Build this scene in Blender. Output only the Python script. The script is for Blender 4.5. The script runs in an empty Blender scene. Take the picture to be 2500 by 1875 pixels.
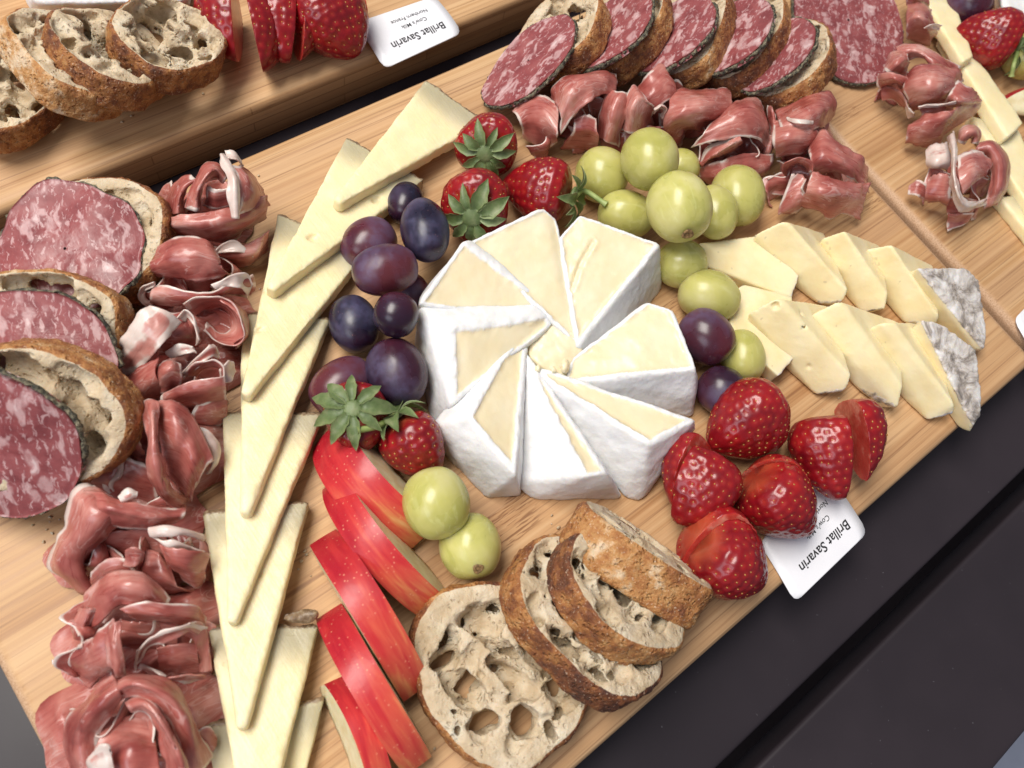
import bpy, bmesh, math, random
import numpy as np
from mathutils import Vector, Matrix, Quaternion

scene = bpy.context.scene
COL = scene.collection

# ------------------------------------------------------------------ camera
# World: X along the boards' grain, Y across them (away from the viewer), Z up.
# z = 0 is the top of the boards, the origin is the middle of the soft cheese. Metres.
FOC, CX, CY = 1900.0, 1250.0, 937.5
M = np.array([[0.78935957, -0.58658621, 0.18118523],
              [-0.4977069, -0.78420994, -0.37054367],
              [0.35944307, 0.20231505, -0.91097163]])
CAM = np.array([-0.13364313, -0.06098988, 0.27401922])
cd = bpy.data.cameras.new('camera')
cam = bpy.data.objects.new('camera', cd)
COL.objects.link(cam)
cd.sensor_fit = 'HORIZONTAL'
cd.sensor_width = 36.0
cd.lens = 36.0 * FOC / 2500.0
cd.clip_start, cd.clip_end = 0.01, 50.0
R3 = M.T @ np.diag([1, -1, -1])
mw = Matrix.Identity(4)
for i in range(3):
    for j in range(3):
        mw[i][j] = float(R3[i, j])
    mw[i][3] = float(CAM[i])
cam.matrix_world = mw
cd.dof.use_dof = True
cd.dof.focus_distance = 0.30
cd.dof.aperture_fstop = 14.0
scene.camera = cam

# ------------------------------------------------------------------ light
world = bpy.data.worlds.new('World')
scene.world = world
world.use_nodes = True
wb = world.node_tree.nodes['Background']
wb.inputs['Color'].default_value = (0.84, 0.87, 1.0, 1)
wb.inputs['Strength'].default_value = 0.22


def area_lamp(name, loc, target, sx, sy, power, col):
    ld = bpy.data.lights.new(name, 'AREA')
    ld.shape = 'RECTANGLE'
    ld.size, ld.size_y = sx, sy
    ld.energy = power
    ld.color = col
    o = bpy.data.objects.new(name, ld)
    COL.objects.link(o)
    o.location = loc
    d = Vector(target) - Vector(loc)
    o.rotation_euler = d.to_track_quat('-Z', 'Y').to_euler()
    return o


area_lamp('window_light', (-0.42, 0.62, 1.50), (0.0, 0.0, 0.0), 1.15, 0.7, 36.0, (1.0, 0.955, 0.89))
area_lamp('side_window_light', (-1.5, -0.25, 1.05), (0.0, 0.0, 0.0), 0.9, 0.8, 8.0, (0.86, 0.90, 1.0))

scene.view_settings.view_transform = 'Standard'
scene.view_settings.look = 'None'
scene.view_settings.exposure = 0.06
scene.view_settings.gamma = 1.0
scene.render.engine = 'CYCLES'
scene.cycles.use_denoising = True
scene.cycles.max_bounces = 8
scene.cycles.transmission_bounces = 4

# ------------------------------------------------------------------ helpers: places
KD = 2500.0 / 2212.0


def at(px, py, z=0.0):
    """Point at height z (m) seen at photograph pixel (px, py)."""
    r = M.T @ np.array([(px - CX) / FOC, (py - CY) / FOC, 1.0])
    return CAM + r * ((z - CAM[2]) / r[2])


def crop(ox, oy, s=2.212):
    def f(x, y, z=0.0):
        return at(ox + x / s, oy + y / s, z / 1000.0)
    return f


def D(x, y, z=0.0):
    """whole-picture study coordinates (2212 wide), z in mm"""
    return at(x * KD, y * KD, z / 1000.0)


def mm_per_px(p):
    """metres per study pixel at a world point"""
    return ((M @ (np.asarray(p) - CAM))[2]) / FOC * KD


def unit(v):
    v = np.asarray(v, float)
    return v / np.linalg.norm(v)


ZUP = np.array([0, 0, 1.0])


# ------------------------------------------------------------------ helpers: noise
def _hash(ix, iy, iz, seed):
    n = (ix.astype(np.int64) * 374761393 + iy.astype(np.int64) * 668265263 + iz.astype(np.int64) * 2147483647 + seed * 974711) & 0xFFFFFFFF
    n = ((n ^ (n >> 13)) * 1274126177) & 0xFFFFFFFF
    n = ((n ^ (n >> 16)) * 2246822519) & 0xFFFFFFFF
    n = n ^ (n >> 15)
    return (n & 0xFFFFFF) / float(0xFFFFFF)


def vnoise(P, freq, seed=0):
    """value noise in -1..1 at points P (n,3)"""
    q = P * freq
    i = np.floor(q).astype(np.int64)
    f = q - i
    f = f * f * f * (f * (f * 6 - 15) + 10)
    out = 0
    for dx in (0, 1):
        wx = f[:, 0] if dx else 1 - f[:, 0]
        for dy in (0, 1):
            wy = f[:, 1] if dy else 1 - f[:, 1]
            for dz in (0, 1):
                wz = f[:, 2] if dz else 1 - f[:, 2]
                out = out + wx * wy * wz * _hash(i[:, 0] + dx, i[:, 1] + dy, i[:, 2] + dz, seed)
    return out * 2 - 1


def fbm(P, freq, octs=3, seed=0):
    o, a, t = 0, 1.0, 0
    for k in range(octs):
        o = o + a * vnoise(P, freq * 2 ** k, seed + 17 * k)
        t += a
        a *= 0.5
    return o / t


def smooth(a, b, x):
    t = np.clip((x - a) / (b - a), 0, 1)
    return t * t * (3 - 2 * t)


# ------------------------------------------------------------------ helpers: meshes and objects
def mesh_np(name, V, F, attrs=None, uv=None, shade=True, mats=None, mat_idx=None):
    V = np.asarray(V, np.float32)
    F = np.asarray(F, np.int32)
    me = bpy.data.meshes.new(name)
    n = F.shape[1]
    me.vertices.add(len(V))
    me.vertices.foreach_set('co', V.ravel())
    me.loops.add(F.size)
    me.loops.foreach_set('vertex_index', F.ravel())
    me.polygons.add(len(F))
    me.polygons.foreach_set('loop_start', np.arange(0, F.size, n, dtype=np.int32))
    me.polygons.foreach_set('loop_total', np.full(len(F), n, np.int32))
    for m in (mats or []):
        me.materials.append(m)
    if mat_idx is not None:
        me.polygons.foreach_set('material_index', np.asarray(mat_idx, np.int32))
    me.update(calc_edges=True)
    me.validate()
    if shade:
        me.polygons.foreach_set('use_smooth', np.ones(len(me.polygons), bool))
    for k, a in (attrs or {}).items():
        at_ = me.attributes.new(k, 'FLOAT', 'POINT')
        at_.data.foreach_set('value', np.asarray(a, np.float32))
    if uv is not None:
        ul = me.uv_layers.new(name='UVMap')
        li = np.zeros(len(me.loops), np.int32)
        me.loops.foreach_get('vertex_index', li)
        ul.data.foreach_set('uv', np.asarray(uv, np.float32)[li].ravel())
    return me


def link(name, me, parent=None, mat=None):
    o = bpy.data.objects.new(name, me)
    COL.objects.link(o)
    if mat is not None:
        me.materials.clear()
        me.materials.append(mat)
    if parent is not None:
        o.parent = parent
    return o


def tag(o, label=None, cat=None, group=None, kind=None):
    if label:
        o['label'] = label
    if cat:
        o['category'] = cat
    if group:
        o['group'] = group
    if kind:
        o['kind'] = kind
    return o


def thing(name, label, cat, loc, group=None):
    o = bpy.data.objects.new(name, None)
    COL.objects.link(o)
    o.location = [float(v) for v in loc]
    o.empty_display_size = 0.01
    return tag(o, label, cat, group)


def recentre(me, c):
    """move mesh data so that world point c becomes its origin"""
    me.transform(Matrix.Translation([-float(v) for v in c]))


def frame_matrix(c, U, V, N):
    m = Matrix.Identity(4)
    for i in range(3):
        m[i][0], m[i][1], m[i][2], m[i][3] = float(U[i]), float(V[i]), float(N[i]), float(c[i])
    return m


def slice_frame(p1, p2, tilt):
    """long axis from p1 to p2; the slice plane is turned by tilt degrees about it (0 = lying flat)."""
    c = (np.asarray(p1) + np.asarray(p2)) / 2
    U = unit(np.asarray(p2) - np.asarray(p1))
    V0 = unit(np.cross(ZUP, U))
    W0 = np.cross(U, V0)
    a = math.radians(tilt)
    Vv = math.cos(a) * V0 + math.sin(a) * W0
    return c, U, Vv, np.cross(U, Vv)


def surface_nets(F, org, h):
    """isosurface F = 0 (negative inside) of a regular grid as quads"""
    nx, ny, nz = F.shape
    s = F < 0
    c = [(a, b, d) for a in (0, 1) for b in (0, 1) for d in (0, 1)]
    cnt = sum(s[a:nx - 1 + a, b:ny - 1 + b, d:nz - 1 + d].astype(np.int8) for a, b, d in c)
    act = (cnt > 0) & (cnt < 8)
    idx = np.full(act.shape, -1, np.int64)
    I = np.argwhere(act)
    idx[act] = np.arange(len(I))
    acc = np.zeros((len(I), 3))
    num = np.zeros(len(I))
    for a in c:
        for ax in range(3):
            if a[ax] == 0:
                b = list(a)
                b[ax] = 1
                fa = F[I[:, 0] + a[0], I[:, 1] + a[1], I[:, 2] + a[2]]
                fb = F[I[:, 0] + b[0], I[:, 1] + b[1], I[:, 2] + b[2]]
                m = (fa < 0) != (fb < 0)
                t = np.where(m, fa / np.where(m, fa - fb, 1), 0)
                p = np.tile(np.array(a, float), (len(I), 1))
                p[:, ax] = t
                acc[m] += p[m]
                num[m] += 1
    V = (I + acc / num[:, None]) * h + np.asarray(org)
    Q = []
    for ax in range(3):
        o1, o2 = (ax + 1) % 3, (ax + 2) % 3
        lo = [slice(None)] * 3
        hi = [slice(None)] * 3
        lo[ax], hi[ax] = slice(0, -1), slice(1, None)
        sa, sb = s[tuple(lo)], s[tuple(hi)]
        E = np.argwhere(sa != sb)
        ok = (E[:, o1] > 0) & (E[:, o2] > 0) & (E[:, o1] < F.shape[o1] - 1) & (E[:, o2] < F.shape[o2] - 1)
        E = E[ok]
        fl = sa[E[:, 0], E[:, 1], E[:, 2]]
        def cell(d1, d2):
            q = E.copy()
            q[:, o1] += d1
            q[:, o2] += d2
            return idx[q[:, 0], q[:, 1], q[:, 2]]
        q = np.stack([cell(-1, -1), cell(0, -1), cell(0, 0), cell(-1, 0)], 1)
        q[~fl] = q[~fl][:, ::-1]
        Q.append(q)
    return V, np.concatenate(Q)


def grid_pts(lo, hi, h):
    ax = [np.arange(lo[i] - 2 * h, hi[i] + 2.01 * h, h) for i in range(3)]
    X, Y, Z = np.meshgrid(*ax, indexing='ij')
    return np.stack([X.ravel(), Y.ravel(), Z.ravel()], 1), X.shape, np.array([a[0] for a in ax])


def catmull(pts, n):
    """n points along a Catmull-Rom curve through pts (m,k)"""
    P = np.asarray(pts, float)
    if len(P) == 1:
        return np.repeat(P, n, 0)
    P = np.concatenate([[2 * P[0] - P[1]], P, [2 * P[-1] - P[-2]]])
    m = len(P) - 3
    t = np.linspace(0, m, n)
    i = np.minimum(t.astype(int), m - 1)
    f = (t - i)[:, None]
    a, b, c, d = P[i], P[i + 1], P[i + 2], P[i + 3]
    return 0.5 * ((2 * b) + (c - a) * f + (2 * a - 5 * b + 4 * c - d) * f ** 2 + (3 * b - a - 3 * c + d) * f ** 3)


def grid_faces(nu, nv, close_u=False):
    """quads of a grid indexed i*nv+j"""
    iu = np.arange(nu if close_u else nu - 1)
    I, J = np.meshgrid(iu, np.arange(nv - 1), indexing='ij')
    I, J = I.ravel(), J.ravel()
    I2 = (I + 1) % nu
    return np.stack([I * nv + J, I2 * nv + J, I2 * nv + J + 1, I * nv + J + 1], 1)

# ------------------------------------------------------------------ materials
class G:
    """a small node-graph writer"""
    def __init__(self, name):
        self.m = bpy.data.materials.new(name)
        self.m.use_nodes = True
        self.t = self.m.node_tree
        self.b = self.t.nodes['Principled BSDF']

    def put(self, sock, v):
        if isinstance(v, bpy.types.NodeSocket):
            self.t.links.new(v, sock)
        elif isinstance(v, (tuple, list)) and sock.type == 'RGBA' and len(v) == 3:
            sock.default_value = (*v, 1)
        else:
            sock.default_value = v

    def node(self, typ, out=0, ins=None, **props):
        n = self.t.nodes.new('ShaderNode' + typ)
        for k, v in props.items():
            setattr(n, k, v)
        for k, v in (ins or {}).items():
            self.put(n.inputs[k], v)
        return n.outputs[out]

    def coord(self, kind='Object'):
        return self.node('TexCoord', out=kind)

    def attr(self, name):
        return self.node('Attribute', out='Fac', attribute_name=name)

    def scale(self, v, s, loc=(0, 0, 0)):
        return self.node('Mapping', ins={'Vector': v, 'Scale': s, 'Location': loc})

    def noise(self, v, scale, detail=3.0, rough=0.55, dist=0.0, out=0):
        return self.node('TexNoise', out=out, ins={'Vector': v, 'Scale': scale, 'Detail': detail, 'Roughness': rough, 'Distortion': dist})

    def voro(self, v, scale, feature='F1', out='Distance', rnd=1.0):
        return self.node('TexVoronoi', out=out, feature=feature, ins={'Vector': v, 'Scale': scale, 'Randomness': rnd})

    def ramp(self, f, stops):
        n = self.t.nodes.new('ShaderNodeValToRGB')
        e = n.color_ramp.elements
        while len(e) < len(stops):
            e.new(0.5)
        for el, (p, c) in zip(e, stops):
            el.position = p
            el.color = (*c, 1) if isinstance(c, tuple) else (c, c, c, 1)
        self.put(n.inputs[0], f)
        return n.outputs[0]

    def mix(self, f, a, b, blend='MIX'):
        n = self.t.nodes.new('ShaderNodeMix')
        n.data_type = 'RGBA'
        n.blend_type = blend
        self.put(n.inputs[0], f)
        self.put(n.inputs[6], a)
        self.put(n.inputs[7], b)
        return n.outputs[2]

    def math(self, op, a, b=0.0, clamp=False):
        n = self.t.nodes.new('ShaderNodeMath')
        n.operation = op
        n.use_clamp = clamp
        self.put(n.inputs[0], a)
        self.put(n.inputs[1], b)
        return n.outputs[0]

    def range(self, v, a, b, c=0.0, d=1.0):
        n = self.t.nodes.new('ShaderNodeMapRange')
        n.interpolation_type = 'SMOOTHSTEP'
        for k, x in zip(range(5), (v, a, b, c, d)):
            self.put(n.inputs[k], x)
        return n.outputs[0]

    def bump(self, h, strength, dist=0.001, normal=None):
        ins = {'Height': h, 'Strength': strength, 'Distance': dist}
        if normal is not None:
            ins['Normal'] = normal
        return self.node('Bump', ins=ins)

    def out(self, **kw):
        names = {'color': 'Base Color', 'rough': 'Roughness', 'sss': 'Subsurface Weight', 'radius': 'Subsurface Radius',
                 'sscale': 'Subsurface Scale', 'coat': 'Coat Weight', 'crough': 'Coat Roughness', 'normal': 'Normal',
                 'spec': 'Specular IOR Level', 'metal': 'Metallic', 'sheen': 'Sheen Weight', 'trans': 'Transmission Weight', 'ior': 'IOR'}
        for k, v in kw.items():
            self.put(self.b.inputs[names[k]], v)
        return self.m


MAT = {}


def make_bamboo():
    g = G('bamboo')
    v0 = g.coord('Object')
    rnd = g.node('ObjectInfo', out='Random')
    v = g.node('VectorMath', operation='ADD', ins={0: v0, 1: g.node('CombineXYZ', ins={'X': rnd, 'Y': g.math('MULTIPLY', rnd, 3.7), 'Z': rnd})})
    sep = g.t.nodes.new('ShaderNodeSeparateXYZ')
    g.put(sep.inputs[0], v)
    strip = g.math('FLOOR', g.math('DIVIDE', sep.outputs[1], 0.0068))
    wn = g.node('TexWhiteNoise', out='Value', noise_dimensions='1D', ins={'W': strip})
    fine = g.noise(g.scale(v, (5, 420, 420)), 1.0, 5, 0.65, 0.25)
    fib = g.noise(g.scale(v, (9, 950, 950)), 1.0, 3, 0.6)
    broad = g.noise(g.scale(v, (1.6, 60, 60)), 1.0, 3, 0.5, 0.3)
    base = g.ramp(g.math('ADD', g.math('MULTIPLY', fine, 0.62), g.math('MULTIPLY', broad, 0.38)),
                  [(0.34, (0.370, 0.190, 0.080)), (0.45, (0.510, 0.298, 0.142)), (0.55, (0.600, 0.380, 0.195)), (0.68, (0.67, 0.452, 0.250))])
    base = g.mix(g.range(wn, 0, 1, 0.0, 0.30), base, (0.70, 0.455, 0.265), 'MULTIPLY')
    base = g.mix(g.range(wn, 0.5, 1, 0.0, 0.22), base, (0.72, 0.52, 0.33))
    streak = g.range(fib, 0.55, 0.70)
    base = g.mix(g.math('MULTIPLY', streak, 0.62), base, (0.24, 0.115, 0.055))
    # node flecks
    msk = g.range(g.noise(g.scale(v, (13, 34, 34)), 1.0, 2), 0.64, 0.72)
    fl = g.range(g.noise(g.scale(v, (110, 1500, 1500)), 1.0, 2), 0.52, 0.60)
    base = g.mix(g.math('MULTIPLY', g.math('MULTIPLY', msk, fl), 0.75), base, (0.20, 0.085, 0.035))
    # long edge faces: laminated layers; short edge faces: end grain
    nn = g.t.nodes.new('ShaderNodeSeparateXYZ')
    g.put(nn.inputs[0], g.node('TexCoord', out='Normal'))
    fy = g.range(g.math('ABSOLUTE', nn.outputs[1]), 0.6, 0.8)
    fx = g.range(g.math('ABSOLUTE', nn.outputs[0]), 0.10, 0.6)
    bv = g.node('CombineXYZ', ins={'X': sep.outputs[0], 'Y': sep.outputs[2], 'Z': 0.0})
    br = g.t.nodes.new('ShaderNodeTexBrick')
    g.put(br.inputs['Vector'], bv)
    for k, x in {'Scale': 1.0, 'Mortar Size': 0.00035, 'Brick Width': 0.09, 'Row Height': 0.0052, 'Mortar Smooth': 0.4}.items():
        br.inputs[k].default_value = x
    br.inputs['Color1'].default_value = (0.30, 0.175, 0.09, 1)
    br.inputs['Color2'].default_value = (0.45, 0.28, 0.155, 1)
    br.inputs['Mortar'].default_value = (0.10, 0.05, 0.025, 1)
    side = g.mix(0.45, br.outputs[0], base)
    base = g.mix(fy, base, side)
    spk = g.noise(v, 1900.0, 2, 0.6)
    end = g.ramp(spk, [(0.30, (0.36, 0.205, 0.11)), (0.5, (0.53, 0.335, 0.20)), (0.70, (0.62, 0.42, 0.27))])
    base = g.mix(fx, base, end)
    h = g.math('ADD', fine, g.math('MULTIPLY', fib, 0.5))
    return g.out(color=base, rough=g.range(fine, 0.3, 0.7, 0.42, 0.58), normal=g.bump(h, 0.16, 0.0006), spec=0.35)


def make_table():
    g = G('charcoal_table')
    v = g.coord()
    n = g.noise(v, 9.0, 4)
    sp = g.range(g.noise(v, 700.0, 1), 0.79, 0.83)
    c = g.mix(g.range(n, 0.35, 0.65), (0.022, 0.017, 0.021), (0.029, 0.022, 0.027))
    c = g.mix(g.math('MULTIPLY', sp, 0.25), c, (0.25, 0.25, 0.27))
    return g.out(color=c, rough=g.range(n, 0.3, 0.7, 0.42, 0.52), spec=0.32, normal=g.bump(g.noise(v, 2600.0, 2), 0.05, 0.0002))


def make_green_grape():
    g = G('green_grape_skin')
    v = g.coord()
    r = g.node('ObjectInfo', out='Random')
    vv = g.node('VectorMath', operation='ADD', ins={0: v, 1: g.node('CombineXYZ', ins={'X': r, 'Y': r, 'Z': r})})
    n = g.noise(vv, 90.0, 3, 0.5, 0.4)
    veins = g.noise(g.scale(vv, (420, 420, 60)), 1.0, 2, 0.5, 0.6)
    c = g.ramp(n, [(0.3, (0.43, 0.42, 0.11)), (0.55, (0.56, 0.53, 0.18)), (0.75, (0.64, 0.60, 0.28))])
    c = g.mix(g.range(veins, 0.55, 0.72, 0, 0.35), c, (0.68, 0.68, 0.34))
    c = g.mix(g.range(r, 0, 1, 0.0, 0.30), c, (0.40, 0.36, 0.10))
    spot = g.range(g.noise(vv, 150.0, 3, 0.6), 0.68, 0.78)
    c = g.mix(g.math('MULTIPLY', spot, 0.55), c, (0.24, 0.15, 0.03))
    return g.out(color=c, rough=g.range(n, 0.3, 0.7, 0.24, 0.36), sss=0.75, radius=(0.9, 1.0, 0.35), sscale=0.006, spec=0.45, coat=0.12, crough=0.15,
                 normal=g.bump(g.noise(vv, 500.0, 2), 0.03, 0.0003))


def make_purple_grape():
    g = G('purple_grape_skin')
    v = g.coord()
    r = g.node('ObjectInfo', out='Random')
    vv = g.node('VectorMath', operation='ADD', ins={0: v, 1: g.node('CombineXYZ', ins={'X': r, 'Y': r, 'Z': r})})
    n = g.noise(vv, 65.0, 3, 0.5, 0.3)
    big = g.noise(vv, 28.0, 2, 0.5)
    c = g.ramp(g.math('ADD', g.math('MULTIPLY', big, 0.7), g.math('MULTIPLY', r, 0.3)),
               [(0.34, (0.012, 0.009, 0.024)), (0.46, (0.036, 0.010, 0.024)), (0.58, (0.095, 0.018, 0.028)), (0.74, (0.15, 0.032, 0.036))])
    bloom = g.math('MULTIPLY', g.range(n, 0.40, 0.68), g.range(g.noise(vv, 420.0, 3), 0.35, 0.6, 0.55, 1.0))
    c = g.mix(g.math('MULTIPLY', bloom, 0.42), c, (0.15, 0.14, 0.27))
    dots = g.range(g.noise(vv, 800.0, 1), 0.74, 0.80)
    c = g.mix(g.math('MULTIPLY', dots, 0.35), c, (0.32, 0.17, 0.17))
    return g.out(color=c, rough=g.range(bloom, 0, 1, 0.27, 0.50), sss=0.45, radius=(1.0, 0.25, 0.25), sscale=0.004, spec=0.5)


def make_scar():
    g = G('stem_scar')
    n = g.noise(g.coord(), 900.0, 3)
    return g.out(color=g.ramp(n, [(0.35, (0.10, 0.055, 0.02)), (0.6, (0.33, 0.20, 0.08))]), rough=0.7, normal=g.bump(n, 0.5, 0.0005))


def make_strawberry():
    g = G('strawberry_skin')
    v = g.coord()
    d = g.attr('dimple')
    sh = g.attr('shoulder')
    n = g.noise(v, 120.0, 3)
    c = g.ramp(n, [(0.3, (0.15, 0.003, 0.008)), (0.55, (0.25, 0.005, 0.010)), (0.75, (0.36, 0.010, 0.012))])
    c = g.mix(g.math('MULTIPLY', sh, 0.55), c, (0.72, 0.16, 0.06))
    c = g.mix(g.math('MULTIPLY', d, 0.35), c, (0.62, 0.06, 0.03))
    return g.out(color=c, rough=0.30, sss=0.25, radius=(1.0, 0.18, 0.12), sscale=0.0025, spec=0.5, coat=0.15, crough=0.12,
                 normal=g.bump(g.noise(v, 420.0, 3), 0.12, 0.0005))


def make_berry_flesh():
    g = G('strawberry_flesh')
    v = g.coord()
    n = g.noise(v, 160.0, 3)
    c = g.ramp(n, [(0.3, (0.42, 0.022, 0.018)), (0.55, (0.55, 0.07, 0.05)), (0.75, (0.72, 0.30, 0.22))])
    return g.out(color=c, rough=0.3, sss=0.4, radius=(1, 0.2, 0.15), sscale=0.003, coat=0.3, normal=g.bump(g.noise(v, 600.0, 3), 0.3, 0.0006))


def make_simple(name, a, b, scale=200.0, rough=0.5, sss=0.0, bump=0.2, bd=0.0005, **kw):
    g = G(name)
    v = g.coord()
    n = g.noise(v, scale, 4)
    extra = dict(kw)
    if sss:
        extra.update(sss=sss, radius=(1.0, 0.6, 0.4), sscale=0.003)
    return g.out(color=g.mix(g.range(n, 0.3, 0.7), a, b), rough=rough, normal=g.bump(n, bump, bd), **extra)


def make_leaf():
    g = G('strawberry_leaf')
    v = g.coord()
    n = g.noise(v, 200.0, 3)
    e = g.attr('edge')
    c = g.ramp(n, [(0.3, (0.055, 0.095, 0.026)), (0.55, (0.12, 0.17, 0.06)), (0.75, (0.22, 0.25, 0.12))])
    c = g.mix(g.math('MULTIPLY', e, 0.45), c, (0.30, 0.36, 0.16))
    return g.out(color=c, rough=0.5, sss=0.15, radius=(0.5, 1, 0.3), sscale=0.002, normal=g.bump(g.noise(v, 700.0, 3), 0.4, 0.0004))


def make_brie():
    g = G('soft_ripened_cheese')
    v = g.coord()
    rind = g.attr('rind')
    n = g.noise(v, 700.0, 4, 0.6)
    m = g.math('ADD', rind, g.math('MULTIPLY', g.math('SUBTRACT', g.noise(v, 230.0, 5, 0.7), 0.5), 1.3))
    m = g.range(m, 0.22, 0.80)
    big = g.noise(v, 60.0, 3)
    paste = g.ramp(big, [(0.3, (0.78, 0.665, 0.43)), (0.6, (0.82, 0.725, 0.515)), (0.8, (0.84, 0.77, 0.60))])
    rc = g.ramp(g.noise(v, 180.0, 4), [(0.25, (0.72, 0.715, 0.71)), (0.6, (0.81, 0.805, 0.80)), (0.8, (0.83, 0.82, 0.80))])
    pit = g.range(g.noise(v, 420.0, 2), 0.70, 0.78)
    rc = g.mix(g.math('MULTIPLY', pit, 0.35), rc, (0.70, 0.64, 0.54))
    c = g.mix(m, paste, rc)
    h = g.math('ADD', g.math('MULTIPLY', n, g.range(m, 0, 1, 0.15, 0.6)), g.math('MULTIPLY', m, 0.6))
    return g.out(color=c, rough=g.range(m, 0, 1, 0.30, 0.62), sss=0.4, radius=(1, 0.75, 0.5), sscale=0.0035, spec=0.45,
                 normal=g.bump(h, 0.42, 0.0009))


def make_hard_cheese():
    g = G('hard_cheese')
    v = g.coord()
    rind = g.attr('rind')       # distance field 0 inside .. 1 at the rind
    n = g.noise(v, 55.0, 4)
    c = g.ramp(n, [(0.3, (0.83, 0.695, 0.385)), (0.55, (0.87, 0.76, 0.465)), (0.75, (0.89, 0.80, 0.54))])
    c = g.mix(g.range(rind, 0.18, 0.80, 0, 0.9), c, (0.42, 0.375, 0.25))
    edge = g.range(g.math('ADD', rind, g.math('MULTIPLY', g.math('SUBTRACT', g.noise(v, 900.0, 3), 0.5), 0.10)), 0.915, 0.955)
    rc = g.ramp(g.noise(v, 420.0, 4, 0.7), [(0.3, (0.08, 0.045, 0.022)), (0.5, (0.21, 0.14, 0.08)), (0.7, (0.38, 0.30, 0.20))])
    c = g.mix(edge, c, rc)
    cr = g.range(g.noise(v, 480.0, 2), 0.73, 0.77)
    c = g.mix(g.math('MULTIPLY', cr, 0.6), c, (0.92, 0.88, 0.74))
    kn = g.noise(g.scale(v, (900, 45, 45)), 1.0, 3, 0.6)
    pit = g.range(g.noise(v, 190.0, 2), 0.70, 0.76)
    h = g.math('SUBTRACT', g.math('ADD', g.math('ADD', g.noise(v, 900.0, 4), g.math('MULTIPLY', kn, 1.1)), g.math('MULTIPLY', edge, g.noise(v, 500.0, 4))), g.math('MULTIPLY', pit, 1.5))
    return g.out(color=c, rough=g.range(n, 0.3, 0.7, 0.33, 0.46), sss=0.45, radius=(1, 0.72, 0.35), sscale=0.004, spec=0.45,
                 normal=g.bump(h, 0.22, 0.0006))


def make_tomme():
    g = G('tomme_cheese')
    v = g.coord()
    rind = g.attr('rind')
    n = g.noise(v, 60.0, 4)
    c = g.ramp(n, [(0.3, (0.80, 0.66, 0.36)), (0.55, (0.86, 0.75, 0.47)), (0.75, (0.88, 0.79, 0.55))])
    c = g.mix(g.range(rind, 0.35, 0.9, 0, 0.55), c, (0.78, 0.70, 0.52))
    edge = g.range(g.math('ADD', rind, g.math('MULTIPLY', g.math('SUBTRACT', g.noise(v, 500.0, 3), 0.5), 0.18)), 0.88, 0.96)
    rn = g.noise(v, 105.0, 6, 0.72, 0.6)
    rc = g.ramp(rn, [(0.33, (0.14, 0.125, 0.115)), (0.42, (0.33, 0.285, 0.25)), (0.50, (0.58, 0.53, 0.49)), (0.62, (0.76, 0.74, 0.72))])
    c = g.mix(edge, c, rc)
    pit = g.range(g.noise(v, 330.0, 1), 0.74, 0.78)
    c = g.mix(g.math('MULTIPLY', pit, 0.5), c, (0.55, 0.46, 0.28))
    h = g.math('ADD', g.math('MULTIPLY', g.noise(v, 800.0, 4), 0.6), g.math('MULTIPLY', edge, g.math('MULTIPLY', rn, 3.0)))
    return g.out(color=c, rough=g.range(edge, 0, 1, 0.40, 0.85), sss=0.4, radius=(1, 0.7, 0.35), sscale=0.0035, spec=0.4,
                 normal=g.bump(h, 0.25, 0.0007))


def make_apple_skin():
    g = G('apple_skin')
    v = g.coord('UV')
    o = g.coord()
    n = g.noise(g.scale(v, (2.2, 9, 1)), 1.0, 3, 0.6, 0.4)
    strk = g.noise(g.scale(v, (3.5, 24, 1)), 1.0, 3)
    c = g.ramp(g.math('ADD', g.math('ADD', g.math('MULTIPLY', n, 0.70), g.math('MULTIPLY', strk, 0.22)), g.math('MULTIPLY', g.attr('ripe'), 0.17)),
               [(0.30, (0.40, 0.014, 0.026)), (0.46, (0.54, 0.035, 0.038)), (0.58, (0.64, 0.100, 0.060)), (0.70, (0.73, 0.29, 0.11)), (0.82, (0.80, 0.54, 0.24))])
    dots = g.math('MULTIPLY', g.range(g.voro(o, 520.0), 0.10, 0.22, 1.0, 0.0), g.range(g.noise(o, 200.0, 2), 0.35, 0.6))
    c = g.mix(g.math('MULTIPLY', dots, 0.5), c, (0.80, 0.36, 0.22))
    return g.out(color=c, rough=g.range(g.noise(o, 90.0, 3), 0.3, 0.7, 0.26, 0.46), spec=0.32, coat=0.04, crough=0.12, sss=0.12, radius=(1, 0.3, 0.2), sscale=0.002,
                 normal=g.bump(g.noise(o, 170.0, 4), 0.16, 0.0009))


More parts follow.
